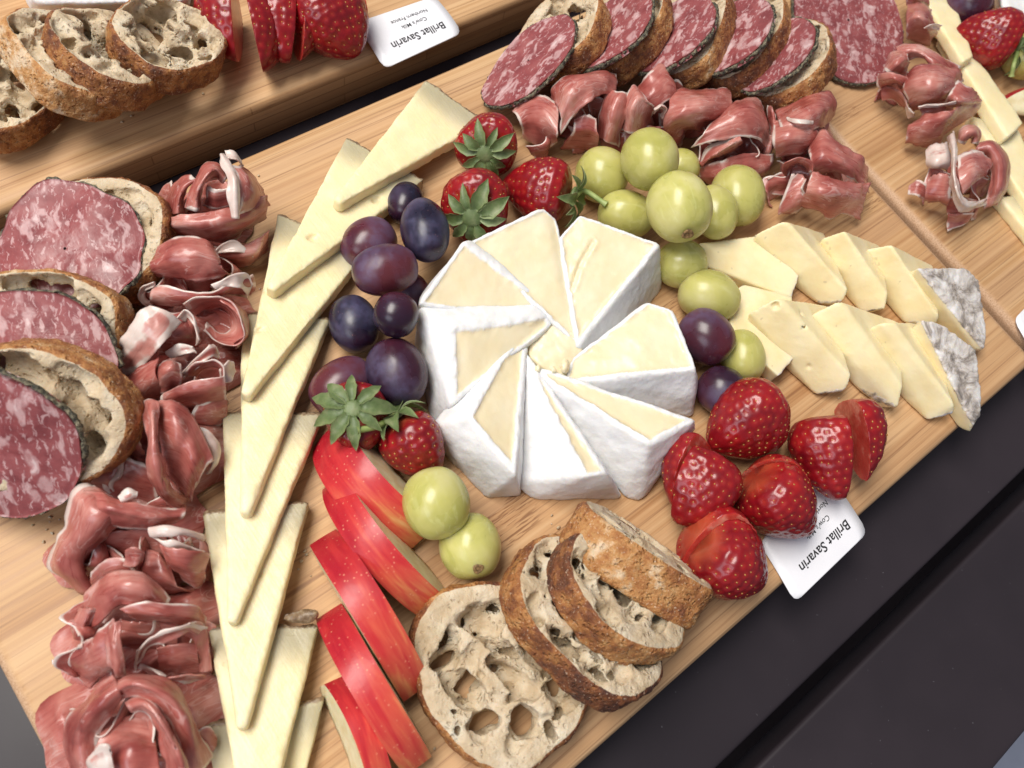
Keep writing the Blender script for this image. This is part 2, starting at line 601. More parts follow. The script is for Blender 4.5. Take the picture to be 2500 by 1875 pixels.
def make_bread():
    g = G('sourdough')
    v = g.coord()
    cr = g.attr('crust')
    tone = g.attr('tone')
    f = g.noise(v, 900.0, 4, 0.7)
    vw = g.node('VectorMath', operation='ADD', ins={0: v, 1: g.node('VectorMath', operation='SCALE', ins={0: g.noise(v, 220.0, 2, out=1), 'Scale': 0.004})})
    pore = g.range(g.voro(vw, 520.0), 0.14, 0.42, 1.0, 0.0)
    pore = g.math('MULTIPLY', pore, g.range(g.noise(v, 160.0, 2), 0.40, 0.60))
    crumb = g.ramp(g.noise(v, 130.0, 4), [(0.3, (0.48, 0.35, 0.205)), (0.5, (0.62, 0.495, 0.335)), (0.75, (0.73, 0.635, 0.485))])
    crumb = g.mix(g.math('MULTIPLY', pore, 0.32), crumb, (0.38, 0.26, 0.14))
    t = g.math('ADD', tone, g.math('MULTIPLY', g.math('SUBTRACT', g.noise(v, 170.0, 5, 0.72), 0.5), 1.5))
    crust = g.ramp(t, [(0.08, (0.075, 0.030, 0.020)), (0.32, (0.21, 0.072, 0.028)), (0.52, (0.40, 0.165, 0.052)), (0.70, (0.55, 0.285, 0.105)), (0.92, (0.74, 0.56, 0.37))])
    crust = g.mix(g.range(g.noise(v, 1300.0, 2), 0.64, 0.70, 0, 0.7), crust, (0.74, 0.56, 0.40))
    m = g.range(g.math('ADD', cr, g.math('MULTIPLY', g.math('SUBTRACT', g.noise(v, 500.0, 3), 0.5), 0.35)), 0.45, 0.62)
    c = g.mix(m, crumb, crust)
    h = g.math('SUBTRACT', g.math('ADD', f, g.math('MULTIPLY', g.noise(v, 320.0, 4), 1.2)), g.math('MULTIPLY', pore, 1.6))
    return g.out(color=c, rough=g.range(m, 0, 1, 0.55, 0.5), sss=0.28, radius=(1, 0.6, 0.35), sscale=0.003, spec=0.4,
                 normal=g.bump(h, g.range(m, 0, 1, 0.65, 0.85), 0.0010))


def make_salami():
    g = G('salami_meat')
    v = g.coord()
    r = g.node('ObjectInfo', out='Random')
    vv = g.node('VectorMath', operation='ADD', ins={0: v, 1: g.node('CombineXYZ', ins={'X': r, 'Y': r, 'Z': r})})
    w = g.node('VectorMath', operation='ADD', ins={0: vv, 1: g.node('VectorMath', operation='SCALE', ins={0: g.noise(vv, 120.0, 3, out=1), 'Scale': 0.006})})
    a = g.noise(g.scale(w, (1.0, 1.7, 1.0)), 120.0, 2, 0.5, 0.35)
    b = g.voro(g.scale(w, (1.0, 1.6, 1.0)), 80.0)
    f2 = g.noise(g.scale(w, (1.0, 2.2, 1.0)), 330.0, 3, 0.6, 0.6)
    meat = g.ramp(g.noise(vv, 140.0, 4), [(0.3, (0.19, 0.042, 0.046)), (0.55, (0.275, 0.070, 0.072)), (0.8, (0.35, 0.115, 0.110))])
    fat = g.math('MAXIMUM', g.range(a, 0.54, 0.62), g.range(b, 0.16, 0.28, 0.8, 0.0))
    fat = g.math('MULTIPLY', fat, g.range(f2, 0.30, 0.55, 0.45, 1.0))
    fat = g.math('MAXIMUM', fat, g.range(f2, 0.55, 0.64, 0.0, 0.85))
    c = g.mix(g.math('MULTIPLY', fat, 0.80), meat, (0.58, 0.38, 0.375))
    wht = g.range(a, 0.66, 0.74)
    c = g.mix(g.math('MULTIPLY', wht, 0.6), c, (0.68, 0.54, 0.53))
    h = g.math('ADD', a, g.noise(vv, 900.0, 3))
    return g.out(color=c, rough=g.range(g.noise(vv, 60.0, 3), 0.35, 0.65, 0.30, 0.60), sss=0.2, radius=(1, 0.4, 0.35), sscale=0.002, spec=0.4, coat=0.0, crough=0.25,
                 normal=g.bump(h, 0.22, 0.0006))


def make_pepper():
    g = G('pepper_crust')
    v = g.coord()
    n = g.noise(v, 750.0, 4, 0.7)
    c = g.ramp(n, [(0.36, (0.016, 0.015, 0.012)), (0.48, (0.075, 0.068, 0.045)), (0.60, (0.22, 0.19, 0.12)), (0.74, (0.50, 0.42, 0.28))])
    return g.out(color=c, rough=0.6, normal=g.bump(n, 0.9, 0.001))


def make_prosciutto():
    g = G('prosciutto')
    uv = g.coord('UV')
    v = g.coord()
    fat = g.attr('fat')
    r = g.node('ObjectInfo', out='Random')
    uvr = g.node('VectorMath', operation='ADD', ins={0: uv, 1: g.node('CombineXYZ', ins={'X': g.math('MULTIPLY', r, 9.0), 'Y': g.math('MULTIPLY', r, 5.0), 'Z': 0.0})})
    st = g.noise(g.scale(uvr, (9, 70, 1)), 1.0, 4, 0.6, 0.6)
    big = g.noise(v, 60.0, 3, 0.5, 0.3)
    c = g.ramp(g.math('ADD', g.math('MULTIPLY', st, 0.26), g.math('MULTIPLY', big, 0.74)),
               [(0.34, (0.25, 0.048, 0.040)), (0.45, (0.385, 0.104, 0.084)), (0.56, (0.51, 0.195, 0.158)), (0.68, (0.66, 0.37, 0.31))])
    # thin fat veins
    rn = g.noise(g.scale(uvr, (9, 22, 1)), 1.0, 2, 0.5, 1.2)
    vein = g.range(g.math('ABSOLUTE', g.math('SUBTRACT', rn, 0.5)), 0.006, 0.030, 1.0, 0.0)
    vein = g.math('MULTIPLY', vein, g.range(g.noise(v, 70.0, 1), 0.44, 0.56))
    c = g.mix(g.math('MULTIPLY', vein, 0.38), c, (0.72, 0.50, 0.46))
    ff = g.math('ADD', g.math('ADD', fat, g.math('MULTIPLY', g.math('SUBTRACT', g.noise(v, 160.0, 3), 0.5), 0.55)), g.math('MULTIPLY', g.math('SUBTRACT', g.noise(g.scale(uvr, (4, 14, 1)), 1.0, 2, 0.5, 0.5), 0.5), 1.1))
    fm = g.range(ff, 0.50, 0.66)
    fat_c = g.ramp(g.noise(v, 120.0, 3), [(0.3, (0.60, 0.44, 0.38)), (0.6, (0.74, 0.63, 0.57))])
    c = g.mix(g.range(ff, 0.22, 0.56, 0, 0.45), c, (0.60, 0.33, 0.29))
    c = g.mix(fm, c, fat_c)
    h = g.math('ADD', st, g.math('MULTIPLY', g.noise(v, 500.0, 3), 0.6))
    return g.out(color=c, rough=g.range(st, 0.3, 0.7, 0.26, 0.40), sss=0.15, radius=(1, 0.42, 0.36), sscale=0.0020, spec=0.6, coat=0.22, crough=0.2,
                 normal=g.bump(h, 0.13, 0.0006))


MAT['bamboo'] = make_bamboo()
MAT['table'] = make_table()
MAT['green'] = make_green_grape()
MAT['purple'] = make_purple_grape()
MAT['scar'] = make_scar()
MAT['berry'] = make_strawberry()
MAT['berry_flesh'] = make_berry_flesh()
MAT['seed'] = make_simple('strawberry_seed', (0.33, 0.14, 0.035), (0.52, 0.28, 0.08), 900.0, 0.35)
MAT['leaf'] = make_leaf()
MAT['stem'] = make_simple('strawberry_stem', (0.22, 0.30, 0.08), (0.36, 0.42, 0.15), 300.0, 0.5)
MAT['brie'] = make_brie()
MAT['hard'] = make_hard_cheese()
MAT['tomme'] = make_tomme()
MAT['apple'] = make_apple_skin()
MAT['apple_flesh'] = make_simple('apple_flesh', (0.72, 0.60, 0.34), (0.82, 0.74, 0.50), 260.0, 0.45, 0.4, 0.2)
MAT['bread'] = make_bread()
MAT['salami'] = make_salami()
MAT['pepper'] = make_pepper()
MAT['ham'] = make_prosciutto()
MAT['card'] = make_simple('white_card', (0.80, 0.80, 0.84), (0.83, 0.83, 0.86), 90.0, 0.38, 0.0, 0.02)
MAT['ink'] = make_simple('black_ink', (0.02, 0.02, 0.022), (0.03, 0.03, 0.032), 300.0, 0.5, 0.0, 0.0)
MAT['paper'] = make_simple('white_paper', (0.74, 0.75, 0.80), (0.80, 0.81, 0.85), 90.0, 0.55, 0.0, 0.02)
MAT['floor'] = make_simple('grey_floor', (0.30, 0.33, 0.42), (0.36, 0.39, 0.48), 12.0, 0.5, 0.0, 0.05)

# ------------------------------------------------------------------ builders: boards and table
def rounded_rect(x0, x1, y0, y1, r, n=8):
    P = []
    for cx, cy, a0 in ((x1 - r, y1 - r, 0), (x0 + r, y1 - r, 90), (x0 + r, y0 + r, 180), (x1 - r, y0 + r, 270)):
        for k in range(n + 1):
            a = math.radians(a0 + 90 * k / n)
            P.append((cx + r * math.cos(a), cy + r * math.sin(a)))
    return P


def slab_mesh(name, x0, x1, y0, y1, ztop, thick, rc, rtop, drop):
    """rounded slab; rtop = how far the top rounding reaches in, drop = how far down"""
    cx, cy = (x0 + x1) / 2, (y0 + y1) / 2
    rings = [(0.0008, ztop - thick), (0, ztop - thick + 0.0008)]
    for k in range(9):
        a = math.pi / 2 * k / 8
        rings.append((rtop * (1 - math.cos(a)), ztop - drop + drop * math.sin(a)))
    rings.append((rtop + 0.0015, ztop))
    bm = bmesh.new()
    prev, loops = None, []
    for d, z in rings:
        pts = rounded_rect(x0 + d, x1 - d, y0 + d, y1 - d, max(rc - d, 0.0015))
        loops.append([bm.verts.new((x - cx, y - cy, z)) for x, y in pts])
    for a, b in zip(loops, loops[1:]):
        n = len(a)
        for i in range(n):
            bm.faces.new((a[i], a[(i + 1) % n], b[(i + 1) % n], b[i]))
    bm.faces.new(loops[-1])
    bm.faces.new(loops[0][::-1])
    for f in bm.faces:
        f.smooth = True
    me = bpy.data.meshes.new(name)
    bm.to_mesh(me)
    bm.free()
    return me, (cx, cy, 0)


T_BOARD = 0.022


def board(x0, x1, y0, y1, label):
    me, c = slab_mesh('bamboo_board', x0, x1, y0, y1, 0.0, T_BOARD, 0.007, 0.0045, 0.0035)
    o = link('bamboo_board', me, None, MAT['bamboo'])
    o.location = c
    tag(o, label, 'cutting board', 'bamboo serving boards')
    return o


board(-0.2145, 0.1865, -0.1205, 0.1405, 'bamboo board in the middle holding the white cheese pinwheel')
board(-0.290, 0.213, 0.1600, 0.4200, 'bamboo board behind, carrying four bread slices and a name card at the top')
board(0.1905, 0.590, -0.1190, 0.1420, 'bamboo board at the right beyond the narrow joint, with one flat salami slice')

ZT = -T_BOARD - 0.0002
tb = thing('slatted_table', 'dark charcoal slatted table under the boards', 'table', (0, 0, ZT - 0.02))
for y0, y1 in ((-0.1572, 0.40), (-0.2268, -0.1662)):
    me, c = slab_mesh('slat', -0.9, 0.9, y0, y1, ZT, 0.018, 0.003, 0.0018, 0.0018)
    s = link('slat', me, tb, MAT['table'])
    s.location = (c[0], c[1], 0.02 - ZT)
me, c = slab_mesh('gap_blackout', -0.88, 0.88, -0.20, -0.125, ZT - 0.060, 0.012, 0.002, 0.001, 0.001)  # added panel below the slat gap, hides the pale floor so it stays dark
s = link('gap_blackout', me, tb, MAT['table'])
s.location = (c[0], c[1], 0.02 - ZT)
for x in (-0.6, 0.5):
    me, c = slab_mesh('cross_beam', x, x + 0.05, -0.24, 0.39, ZT - 0.0185, 0.041, 0.003, 0.002, 0.002)
    s = link('cross_beam', me, tb, MAT['table'])
    s.location = (c[0], c[1], 0.02 - ZT)
    for y in (-0.22, 0.37):
        me, c = slab_mesh('leg', x + 0.002, x + 0.048, y - 0.02, y + 0.02, ZT - 0.0600, 0.669, 0.004, 0.002, 0.002)
        s = link('leg', me, tb, MAT['table'])
        s.location = (c[0], c[1], 0.02 - ZT)
me = mesh_np('floor', [(-6, -6, -0.752), (6, -6, -0.752), (6, 6, -0.752), (-6, 6, -0.752)], [(0, 1, 2, 3)], shade=False)
tag(link('floor', me, None, MAT['floor']), 'pale grey floor below the table edge', None, None, 'structure')


# ------------------------------------------------------------------ builders: grapes
def sphere_grid(nu, nv):
    """unit sphere, poles on z; returns verts, quads (degenerate caps avoided by tiny rings)"""
    th = np.linspace(0, 2 * np.pi, nu, endpoint=False)
    ph = np.linspace(0.02, np.pi - 0.02, nv)
    T, Pp = np.meshgrid(th, ph, indexing='ij')
    V = np.stack([np.sin(Pp) * np.cos(T), np.sin(Pp) * np.sin(T), np.cos(Pp)], -1).reshape(-1, 3)
    return V, grid_faces(nu, nv, True)[:, ::-1]


GCOUNT = [0]


def basis(axis):
    N = unit(axis)
    a = np.array([1.0, 0, 0]) if abs(N[0]) < 0.9 else np.array([0, 1.0, 0])
    U = unit(np.cross(a, N))
    return U, np.cross(N, U), N


def grape(kind, cx, cy, a, b, ang, label, z=None, scar=None, tilt=0.0, group=None):
    """cx, cy centre and a >= b half axes in study pixels, ang = direction of the long axis in the picture; z = height of centre (mm)"""
    GCOUNT[0] += 1
    seed = GCOUNT[0]
    zz = z
    if zz is None:
        zz = 12.0
        for _ in range(3):
            zz = b * mm_per_px(D(cx, cy, zz)) * 1000 * 0.985
    c = D(cx, cy, zz)
    s = mm_per_px(c)
    ar = math.radians(ang)
    d = unit(D(cx + 20 * math.cos(ar), cy + 20 * math.sin(ar), zz) - c)
    d = unit(d + ZUP * math.tan(math.radians(tilt)))
    U, W, N = basis(d)
    V, F = sphere_grid(40, 26)
    V = V * (1 + 0.018 * vnoise(V, 1.6, seed)[:, None] + 0.006 * vnoise(V, 4.0, seed + 5)[:, None])
    pole = np.abs(V[:, 2])
    V[:, 2] *= 1 - 0.05 * smooth(0.8, 1.0, pole)
    ra, rb = a * s, b * s
    V = V * np.array([rb, rb, ra])
    me = mesh_np('grape', V, F)
    o = link('grape', me, None, MAT[kind])
    o.matrix_world = frame_matrix(c, U, W, N)
    tag(o, label, 'grape', group or ('green grapes on the board' if kind == 'green' else 'purple grapes on the board'))
    if scar is not None:
        # small round stem scar where the photograph shows one (study pixels)
        px, py, rad = scar
        r = M.T @ np.array([(px * KD - CX) / FOC, (py * KD - CY) / FOC, 1.0])
        Rm = np.stack([U, W, N])
        o_l = (Rm @ (CAM - c)) / np.array([rb, rb, ra])
        r_l = (Rm @ r) / np.array([rb, rb, ra])
        A, B, Cc = r_l @ r_l, 2 * o_l @ r_l, o_l @ o_l - 1
        disc = B * B - 4 * A * Cc
        t = (-B - math.sqrt(max(disc, 0))) / (2 * A)
        q = (o_l + r_l * t) * np.array([rb, rb, ra])
        nrm = unit(q / np.array([rb, rb, ra]) ** 2)
        U2, W2, N2 = basis(nrm)
        rs = rad * s
        P, Fc = [], []
        prof = [(1.0, -0.10), (0.9, 0.10), (0.62, 0.14), (0.5, 0.02), (0.28, -0.02), (0.05, 0.08)]
        n = 14
        for k, (pr, ph) in enumerate(prof):
            for j in range(n):
                aa = 2 * math.pi * j / n
                w = 1 + 0.12 * math.sin(3 * aa + seed)
                P.append(q + rs * (pr * w * (math.cos(aa) * U2 + math.sin(aa) * W2) + (ph + 0.03) * N2))
        for k in range(len(prof) - 1):
            for j in range(n):
                Fc.append((k * n + j, k * n + (j + 1) % n, (k + 1) * n + (j + 1) % n, (k + 1) * n + j))
        link('stem_scar', mesh_np('stem_scar', P, Fc), o, MAT['scar'])
    return o


# ------------------------------------------------------------------ builders: strawberries
SB_T = np.array([0, 0.03, 0.10, 0.22, 0.38, 0.55, 0.72, 0.86, 0.95, 0.985, 1.0])
SB_R = np.array([0.25, 0.52, 0.80, 0.97, 1.0, 0.90, 0.69, 0.43, 0.22, 0.11, 0.012])


def berry_arrays(L, Rr, seed, asym=0.08, blunt=0.0):
    nu, nv = 104, 58
    rs = np.random.RandomState(seed)
    th = np.linspace(0, 2 * np.pi, nu, endpoint=False)
    tt = np.linspace(0, 1, nv) ** 0.93
    Rp = SB_R + blunt * np.array([0, 0, 0, 0, 0, .06, .14, .20, .18, .1, 0])
    prof = np.interp(tt, SB_T, Rp)
    prof = np.convolve(np.pad(prof, 2, mode='edge'), [.1, .2, .4, .2, .1], 'valid')
    prof[-1] = 0.01
    T, TT = np.meshgrid(th, tt, indexing='ij')
    PR = np.tile(prof, (nu, 1))
    lump = 1 + asym * np.cos(2 * T + rs.rand() * 6) * 0.6 + asym * 0.5 * np.cos(3 * T + rs.rand() * 6)
    X = np.cos(T) * PR * lump * Rr
    Y = np.sin(T) * PR * lump * Rr * 0.95
    Z = TT * L + 0.10 * L * np.where(TT < 0.1, (0.1 - TT) / 0.1 * 0.4, 0)
    V = np.stack([X, Y, Z], -1).reshape(-1, 3)
    # seeds on a spiral lattice, evenly over the area
    S, St = [], []
    rows = np.arange(0.07, 0.975, 0.0030 / L)
    for k, t in enumerate(rows):
        r = np.interp(t, SB_T, Rp) * Rr
        n = max(3, int(round(2 * np.pi * r / 0.0038)))
        for j in range(n):
            S.append(((j + 0.5 * (k % 2)) / n * 2 * np.pi + rs.uniform(-.25, .25) / n * 3, t + rs.uniform(-.25, .25) * 0.003 / L))
    S = np.array(S)
    iu = (S[:, 0] / (2 * np.pi) * nu).round().astype(int) % nu
    iv = np.abs(tt[None, :] - S[:, 1:2]).argmin(1)
    sp = V[iu * nv + iv]
    Fq = grid_faces(nu, nv, True)[:, ::-1]
    # vertex normals of the smooth body
    g = V.reshape(nu, nv, 3)
    du = np.roll(g, -1, 0) - np.roll(g, 1, 0)
    dv = np.gradient(g, axis=1)
    Nn = np.cross(du, dv).reshape(-1, 3)
    Nn /= np.linalg.norm(Nn, axis=1)[:, None] + 1e-12
    if (Nn * (V - V.mean(0))).sum() < 0:
        Nn = -Nn
    d2 = ((V[:, None, :] - sp[None]) ** 2).sum(-1).min(1)
    dim = np.exp(-d2 / (0.00095 ** 2))
    sn = Nn[iu * nv + iv]
    V = V + Nn * (-0.00055 * dim + 0.0006 * fbm(V + seed * 0.31, 130, 2, seed))[:, None]
    sh = smooth(0.10, 0.0, TT).ravel() * (0.5 + 0.5 * vnoise(V, 200, seed))
    # close both ends: collapse the end rings
    for e in (0, nv - 1):
        V.reshape(nu, nv, 3)[:, e] = V.reshape(nu, nv, 3)[:, e].mean(0)
    return V, Fq, {'dimple': dim, 'shoulder': np.clip(sh, 0, 1)}, sp - sn * 0.00040, sn


SEED_V, SEED_F = sphere_grid(7, 5)


def seeds_mesh(sp, sn, axis_hint):
    VV, FF = [], []
    for k in range(len(sp)):
        N = sn[k]
        A = axis_hint - N * (axis_hint @ N)
        if np.linalg.norm(A) < 1e-6:
            A = np.array([1.0, 0, 0])
        A = unit(A)
        B = np.cross(N, A)
        v = SEED_V * np.array([0.00028, 0.00042, 0.00024])
        VV.append(sp[k] + v[:, :1] * B + v[:, 1:2] * A + v[:, 2:] * N)
        FF.append(SEED_F + k * len(SEED_V))
    return mesh_np('seeds', np.concatenate(VV), np.concatenate(FF))


def leaf_mesh(length, width, curl, rise, seed):
    rs = np.random.RandomState(seed)
    nu, nv = 9, 5
    P, E = [], []
    tw = rs.uniform(-.4, .4)
    for i in range(nu):
        u = i / (nu - 1)
        w = width * (math.sin(math.pi * min(1, u * 0.94 + 0.06)) ** 0.8) * (1 - 0.25 * u)
        x = length * u
        z = rise * length * u - curl * length * u * u
        for j in range(nv):
            v = (j / (nv - 1) - 0.5) * 2
            ser = 1 + 0.10 * math.sin(i * 2.4 + seed)
            P.append((x, v * w * 0.5 * ser, z + 0.22 * w * abs(v) ** 1.5 + tw * v * w * 0.35 * u))
            E.append(abs(v) ** 3)
    P = np.array(P)
    F = grid_faces(nu, nv)
    n = len(P)
    P2 = P - np.array([0, 0, 0.00022])
    V = np.concatenate([P, P2])
    bnd = [i * nv for i in range(nu)] + [(nu - 1) * nv + j for j in range(1, nv)] + [i * nv + nv - 1 for i in range(nu - 2, -1, -1)] + [j for j in range(nv - 2, 0, -1)]
    rim = [(bnd[k], bnd[(k + 1) % len(bnd)], bnd[(k + 1) % len(bnd)] + n, bnd[k] + n) for k in range(len(bnd))]
    return mesh_np('leaf', V, np.concatenate([F, F[:, ::-1] + n, np.array(rim)]), {'edge': np.array(E + E)})


def add_calyx(root, Rr, seed, nleaf=9, leaf=0.011, stem=None, lift=0.35):
    """on a berry whose local +z points from calyx to tip; leaves fan out round -z"""
    rs = np.random.RandomState(seed + 99)
    V, F = sphere_grid(16, 8)
    V = V * np.array([Rr * 0.30, Rr * 0.30, Rr * 0.10]) + np.array([0, 0, -Rr * 0.02 - 0.0004])
    cal = link('calyx', mesh_np('calyx', V, F, {'edge': np.full(len(V), .35)}), root, MAT['leaf'])
    for k in range(nleaf):
        a = 2 * math.pi * k / nleaf + rs.uniform(-.2, .2)
        ln = leaf * rs.uniform(0.8, 1.2)
        me = leaf_mesh(ln, ln * rs.uniform(0.42, 0.58), rs.uniform(0.25, 0.75) + 0.25, lift + rs.uniform(0, .35), seed * 31 + k)
        lf = link('leaf', me, cal, MAT['leaf'])
        # local leaf +z is away from the berry (-z of the berry)
        rot = Matrix(((math.cos(a), math.sin(a), 0), (math.sin(a), -math.cos(a), 0), (0, 0, -1))).to_4x4()
        off = Vector((math.cos(a) * Rr * 0.20, math.sin(a) * Rr * 0.20, -0.0012))
        lf.matrix_local = Matrix.Translation(off) @ rot
    if stem is not None:
        pts = catmull(stem, 12)
        P, Fc = [], []
        n = 8
        for i, p in enumerate(pts):
            t = unit(pts[min(i + 1, 11)] - pts[max(i - 1, 0)])
            U, W, _ = basis(t)
            for j in range(n):
                a = 2 * math.pi * j / n
                P.append(p + (0.0011 + 0.0004 * (i == 11)) * (math.cos(a) * U + math.sin(a) * W))
        for i in range(11):
            for j in range(n):
                Fc.append((i * n + j, i * n + (j + 1) % n, (i + 1) * n + (j + 1) % n, (i + 1) * n + j))
        P.append(pts[-1])
        V = np.array(P)
        F = np.array(Fc)
        cap = np.array([((11) * n + j, 11 * n + (j + 1) % n, len(P) - 1, len(P) - 1) for j in range(0)]).reshape(-1, 4)
        link('stem', mesh_np('stem', V, np.concatenate([F, cap]) if len(cap) else F), cal, MAT['stem'])
    return cal


def berry(c, axis, L, Rr, seed, label, calyx=True, nleaf=9, leaf=0.011, stem=None, lift=0.35, spin=0.0, blunt=0.0):
    """whole strawberry: c = world centre, axis = direction from calyx to tip"""
    N = unit(axis)
    U, W, N = basis(N)
    cs, sn_ = math.cos(spin), math.sin(spin)
    U, W = U * cs + W * sn_, -U * sn_ + W * cs
    base = np.asarray(c) - N * L * 0.42
    V, F, at_, sp, sn = berry_arrays(L, Rr, seed, blunt=blunt)
    root = link('strawberry', mesh_np('strawberry', V, F, at_), None, MAT['berry'])
    root.matrix_world = frame_matrix(base, U, W, N)
    tag(root, label, 'strawberry', 'strawberries on the boards')
    s = link('seeds', seeds_mesh(sp, sn, np.array([0, 0, 1.0])), root, MAT['seed'])
    tag(s, kind='stuff')
    if calyx:
        st = None
        if stem is not None:
            Rm = np.stack([U, W, N])
            st = [np.array([0, 0, -0.001])] + [Rm @ (np.asarray(p) - base) for p in stem]
        add_calyx(root, Rr, seed, nleaf, leaf, st, lift)
    return root


def cut_berry(c, axis, L, Rr, seed, cuts, label, spin=0.0, blunt=0.3, fan=0.0):
    """strawberry cut lengthwise into slices that are pushed apart. cuts = [(offset along local x, keep side -1 below / +1 above, shift vector local, tilt)]"""
    N = unit(axis)
    U, W, N = basis(N)
    cs, sn_ = math.cos(spin), math.sin(spin)
    U, W = U * cs + W * sn_, -U * sn_ + W * cs
    base = np.asarray(c) - N * L * 0.42
    V, F, at_, sp, sn = berry_arrays(L, Rr, seed, blunt=blunt)
    root = thing('cut_strawberry', label, 'strawberry', base, 'cut strawberries on the boards')
    root.matrix_world = frame_matrix(base, U, W, N)
    for (lo, hi, shift, rot) in cuts:
        me = mesh_np('slice', V, F, at_)
        bm = bmesh.new()
        bm.from_mesh(me)
        bmesh.ops.remove_doubles(bm, verts=bm.verts[:], dist=1e-6)
        keep = np.ones(len(sp), bool)
        for off, sgn in ((lo, 1), (hi, -1)):
            if off is None:
                continue
            r = bmesh.ops.bisect_plane(bm, geom=bm.verts[:] + bm.edges[:] + bm.faces[:], plane_co=(off, 0, 0), plane_no=(-sgn, 0, 0), clear_outer=True)
            ed = [e for e in r['geom_cut'] if isinstance(e, bmesh.types.BMEdge)]
            fr = bmesh.ops.triangle_fill(bm, edges=ed, use_beauty=True)
            for f in fr['geom']:
                if isinstance(f, bmesh.types.BMFace):
                    f.material_index = 1
                    f.smooth = False
            keep &= (sp[:, 0] - off) * sgn > 0
        bm.normal_update()
        bm.to_mesh(me)
        bm.free()
        me.materials.append(MAT['berry'])
        me.materials.append(MAT['berry_flesh'])
        s = bpy.data.objects.new('slice', me)
        COL.objects.link(s)
        s.parent = root
        s.matrix_local = Matrix.Translation(shift) @ Matrix.Rotation(math.radians(rot), 4, 'Y')
        if keep.any():
            q = link('seeds', seeds_mesh(sp[keep], sn[keep], np.array([0, 0, 1.0])), s, MAT['seed'])
            tag(q, kind='stuff')
    return root


# ------------------------------------------------------------------ builders: solids from corner points (cheese)
def hull_planes(P):
    bm = bmesh.new()
    for p in P:
        bm.verts.new([float(x) for x in p])
    bmesh.ops.convex_hull(bm, input=bm.verts[:])
    bm.normal_update()
    cen = P.mean(0)
    pl = []
    for f in bm.faces:
        n = np.array(f.normal)
        if np.linalg.norm(n) < 0.5 or f.calc_area() < 1e-8:
            continue
        d = n @ np.array(f.verts[0].co)
        if n @ cen > d:
            n, d = -n, -d
        if not any(n @ m > 0.9995 and abs(d - e) < 3e-4 for m, e in pl):
            pl.append((n, d))
    bm.free()
    return pl


def solid(P, h=0.0009, rnd=0.0006, wob=0.0004, wfreq=120, seed=0, holes=(), grow=0.0):
    """rounded, slightly uneven convex solid through corner points; returns verts, quads, planes, plane distances"""
    P = np.asarray(P)
    pl = hull_planes(P)
    G_, shp, org = grid_pts(P.min(0) - 0.001, P.max(0) + 0.001, h)
    k = 1.0 / rnd
    Dm = np.stack([G_ @ n - d for n, d in pl], 1)
    mx = Dm.max(1)
    F = mx + np.log(np.exp((Dm - mx[:, None]) * k).sum(1)) / k - rnd * 0.4 - grow
    for hc, hr in holes:
        q = np.linalg.norm((G_ - np.asarray(hc)) / np.asarray(hr), axis=1) - 1
        F = np.maximum(F, -q * float(np.min(hr)))
    V, Q = surface_nets(F.reshape(shp), org, h)
    Dv = np.stack([V @ n - d for n, d in pl], 1)
    nr = np.stack([n for n, d in pl])[Dv.argmax(1)]
    V = V + nr * (wob * fbm(V, wfreq, 3, seed))[:, None]
    return V, Q, pl, Dv


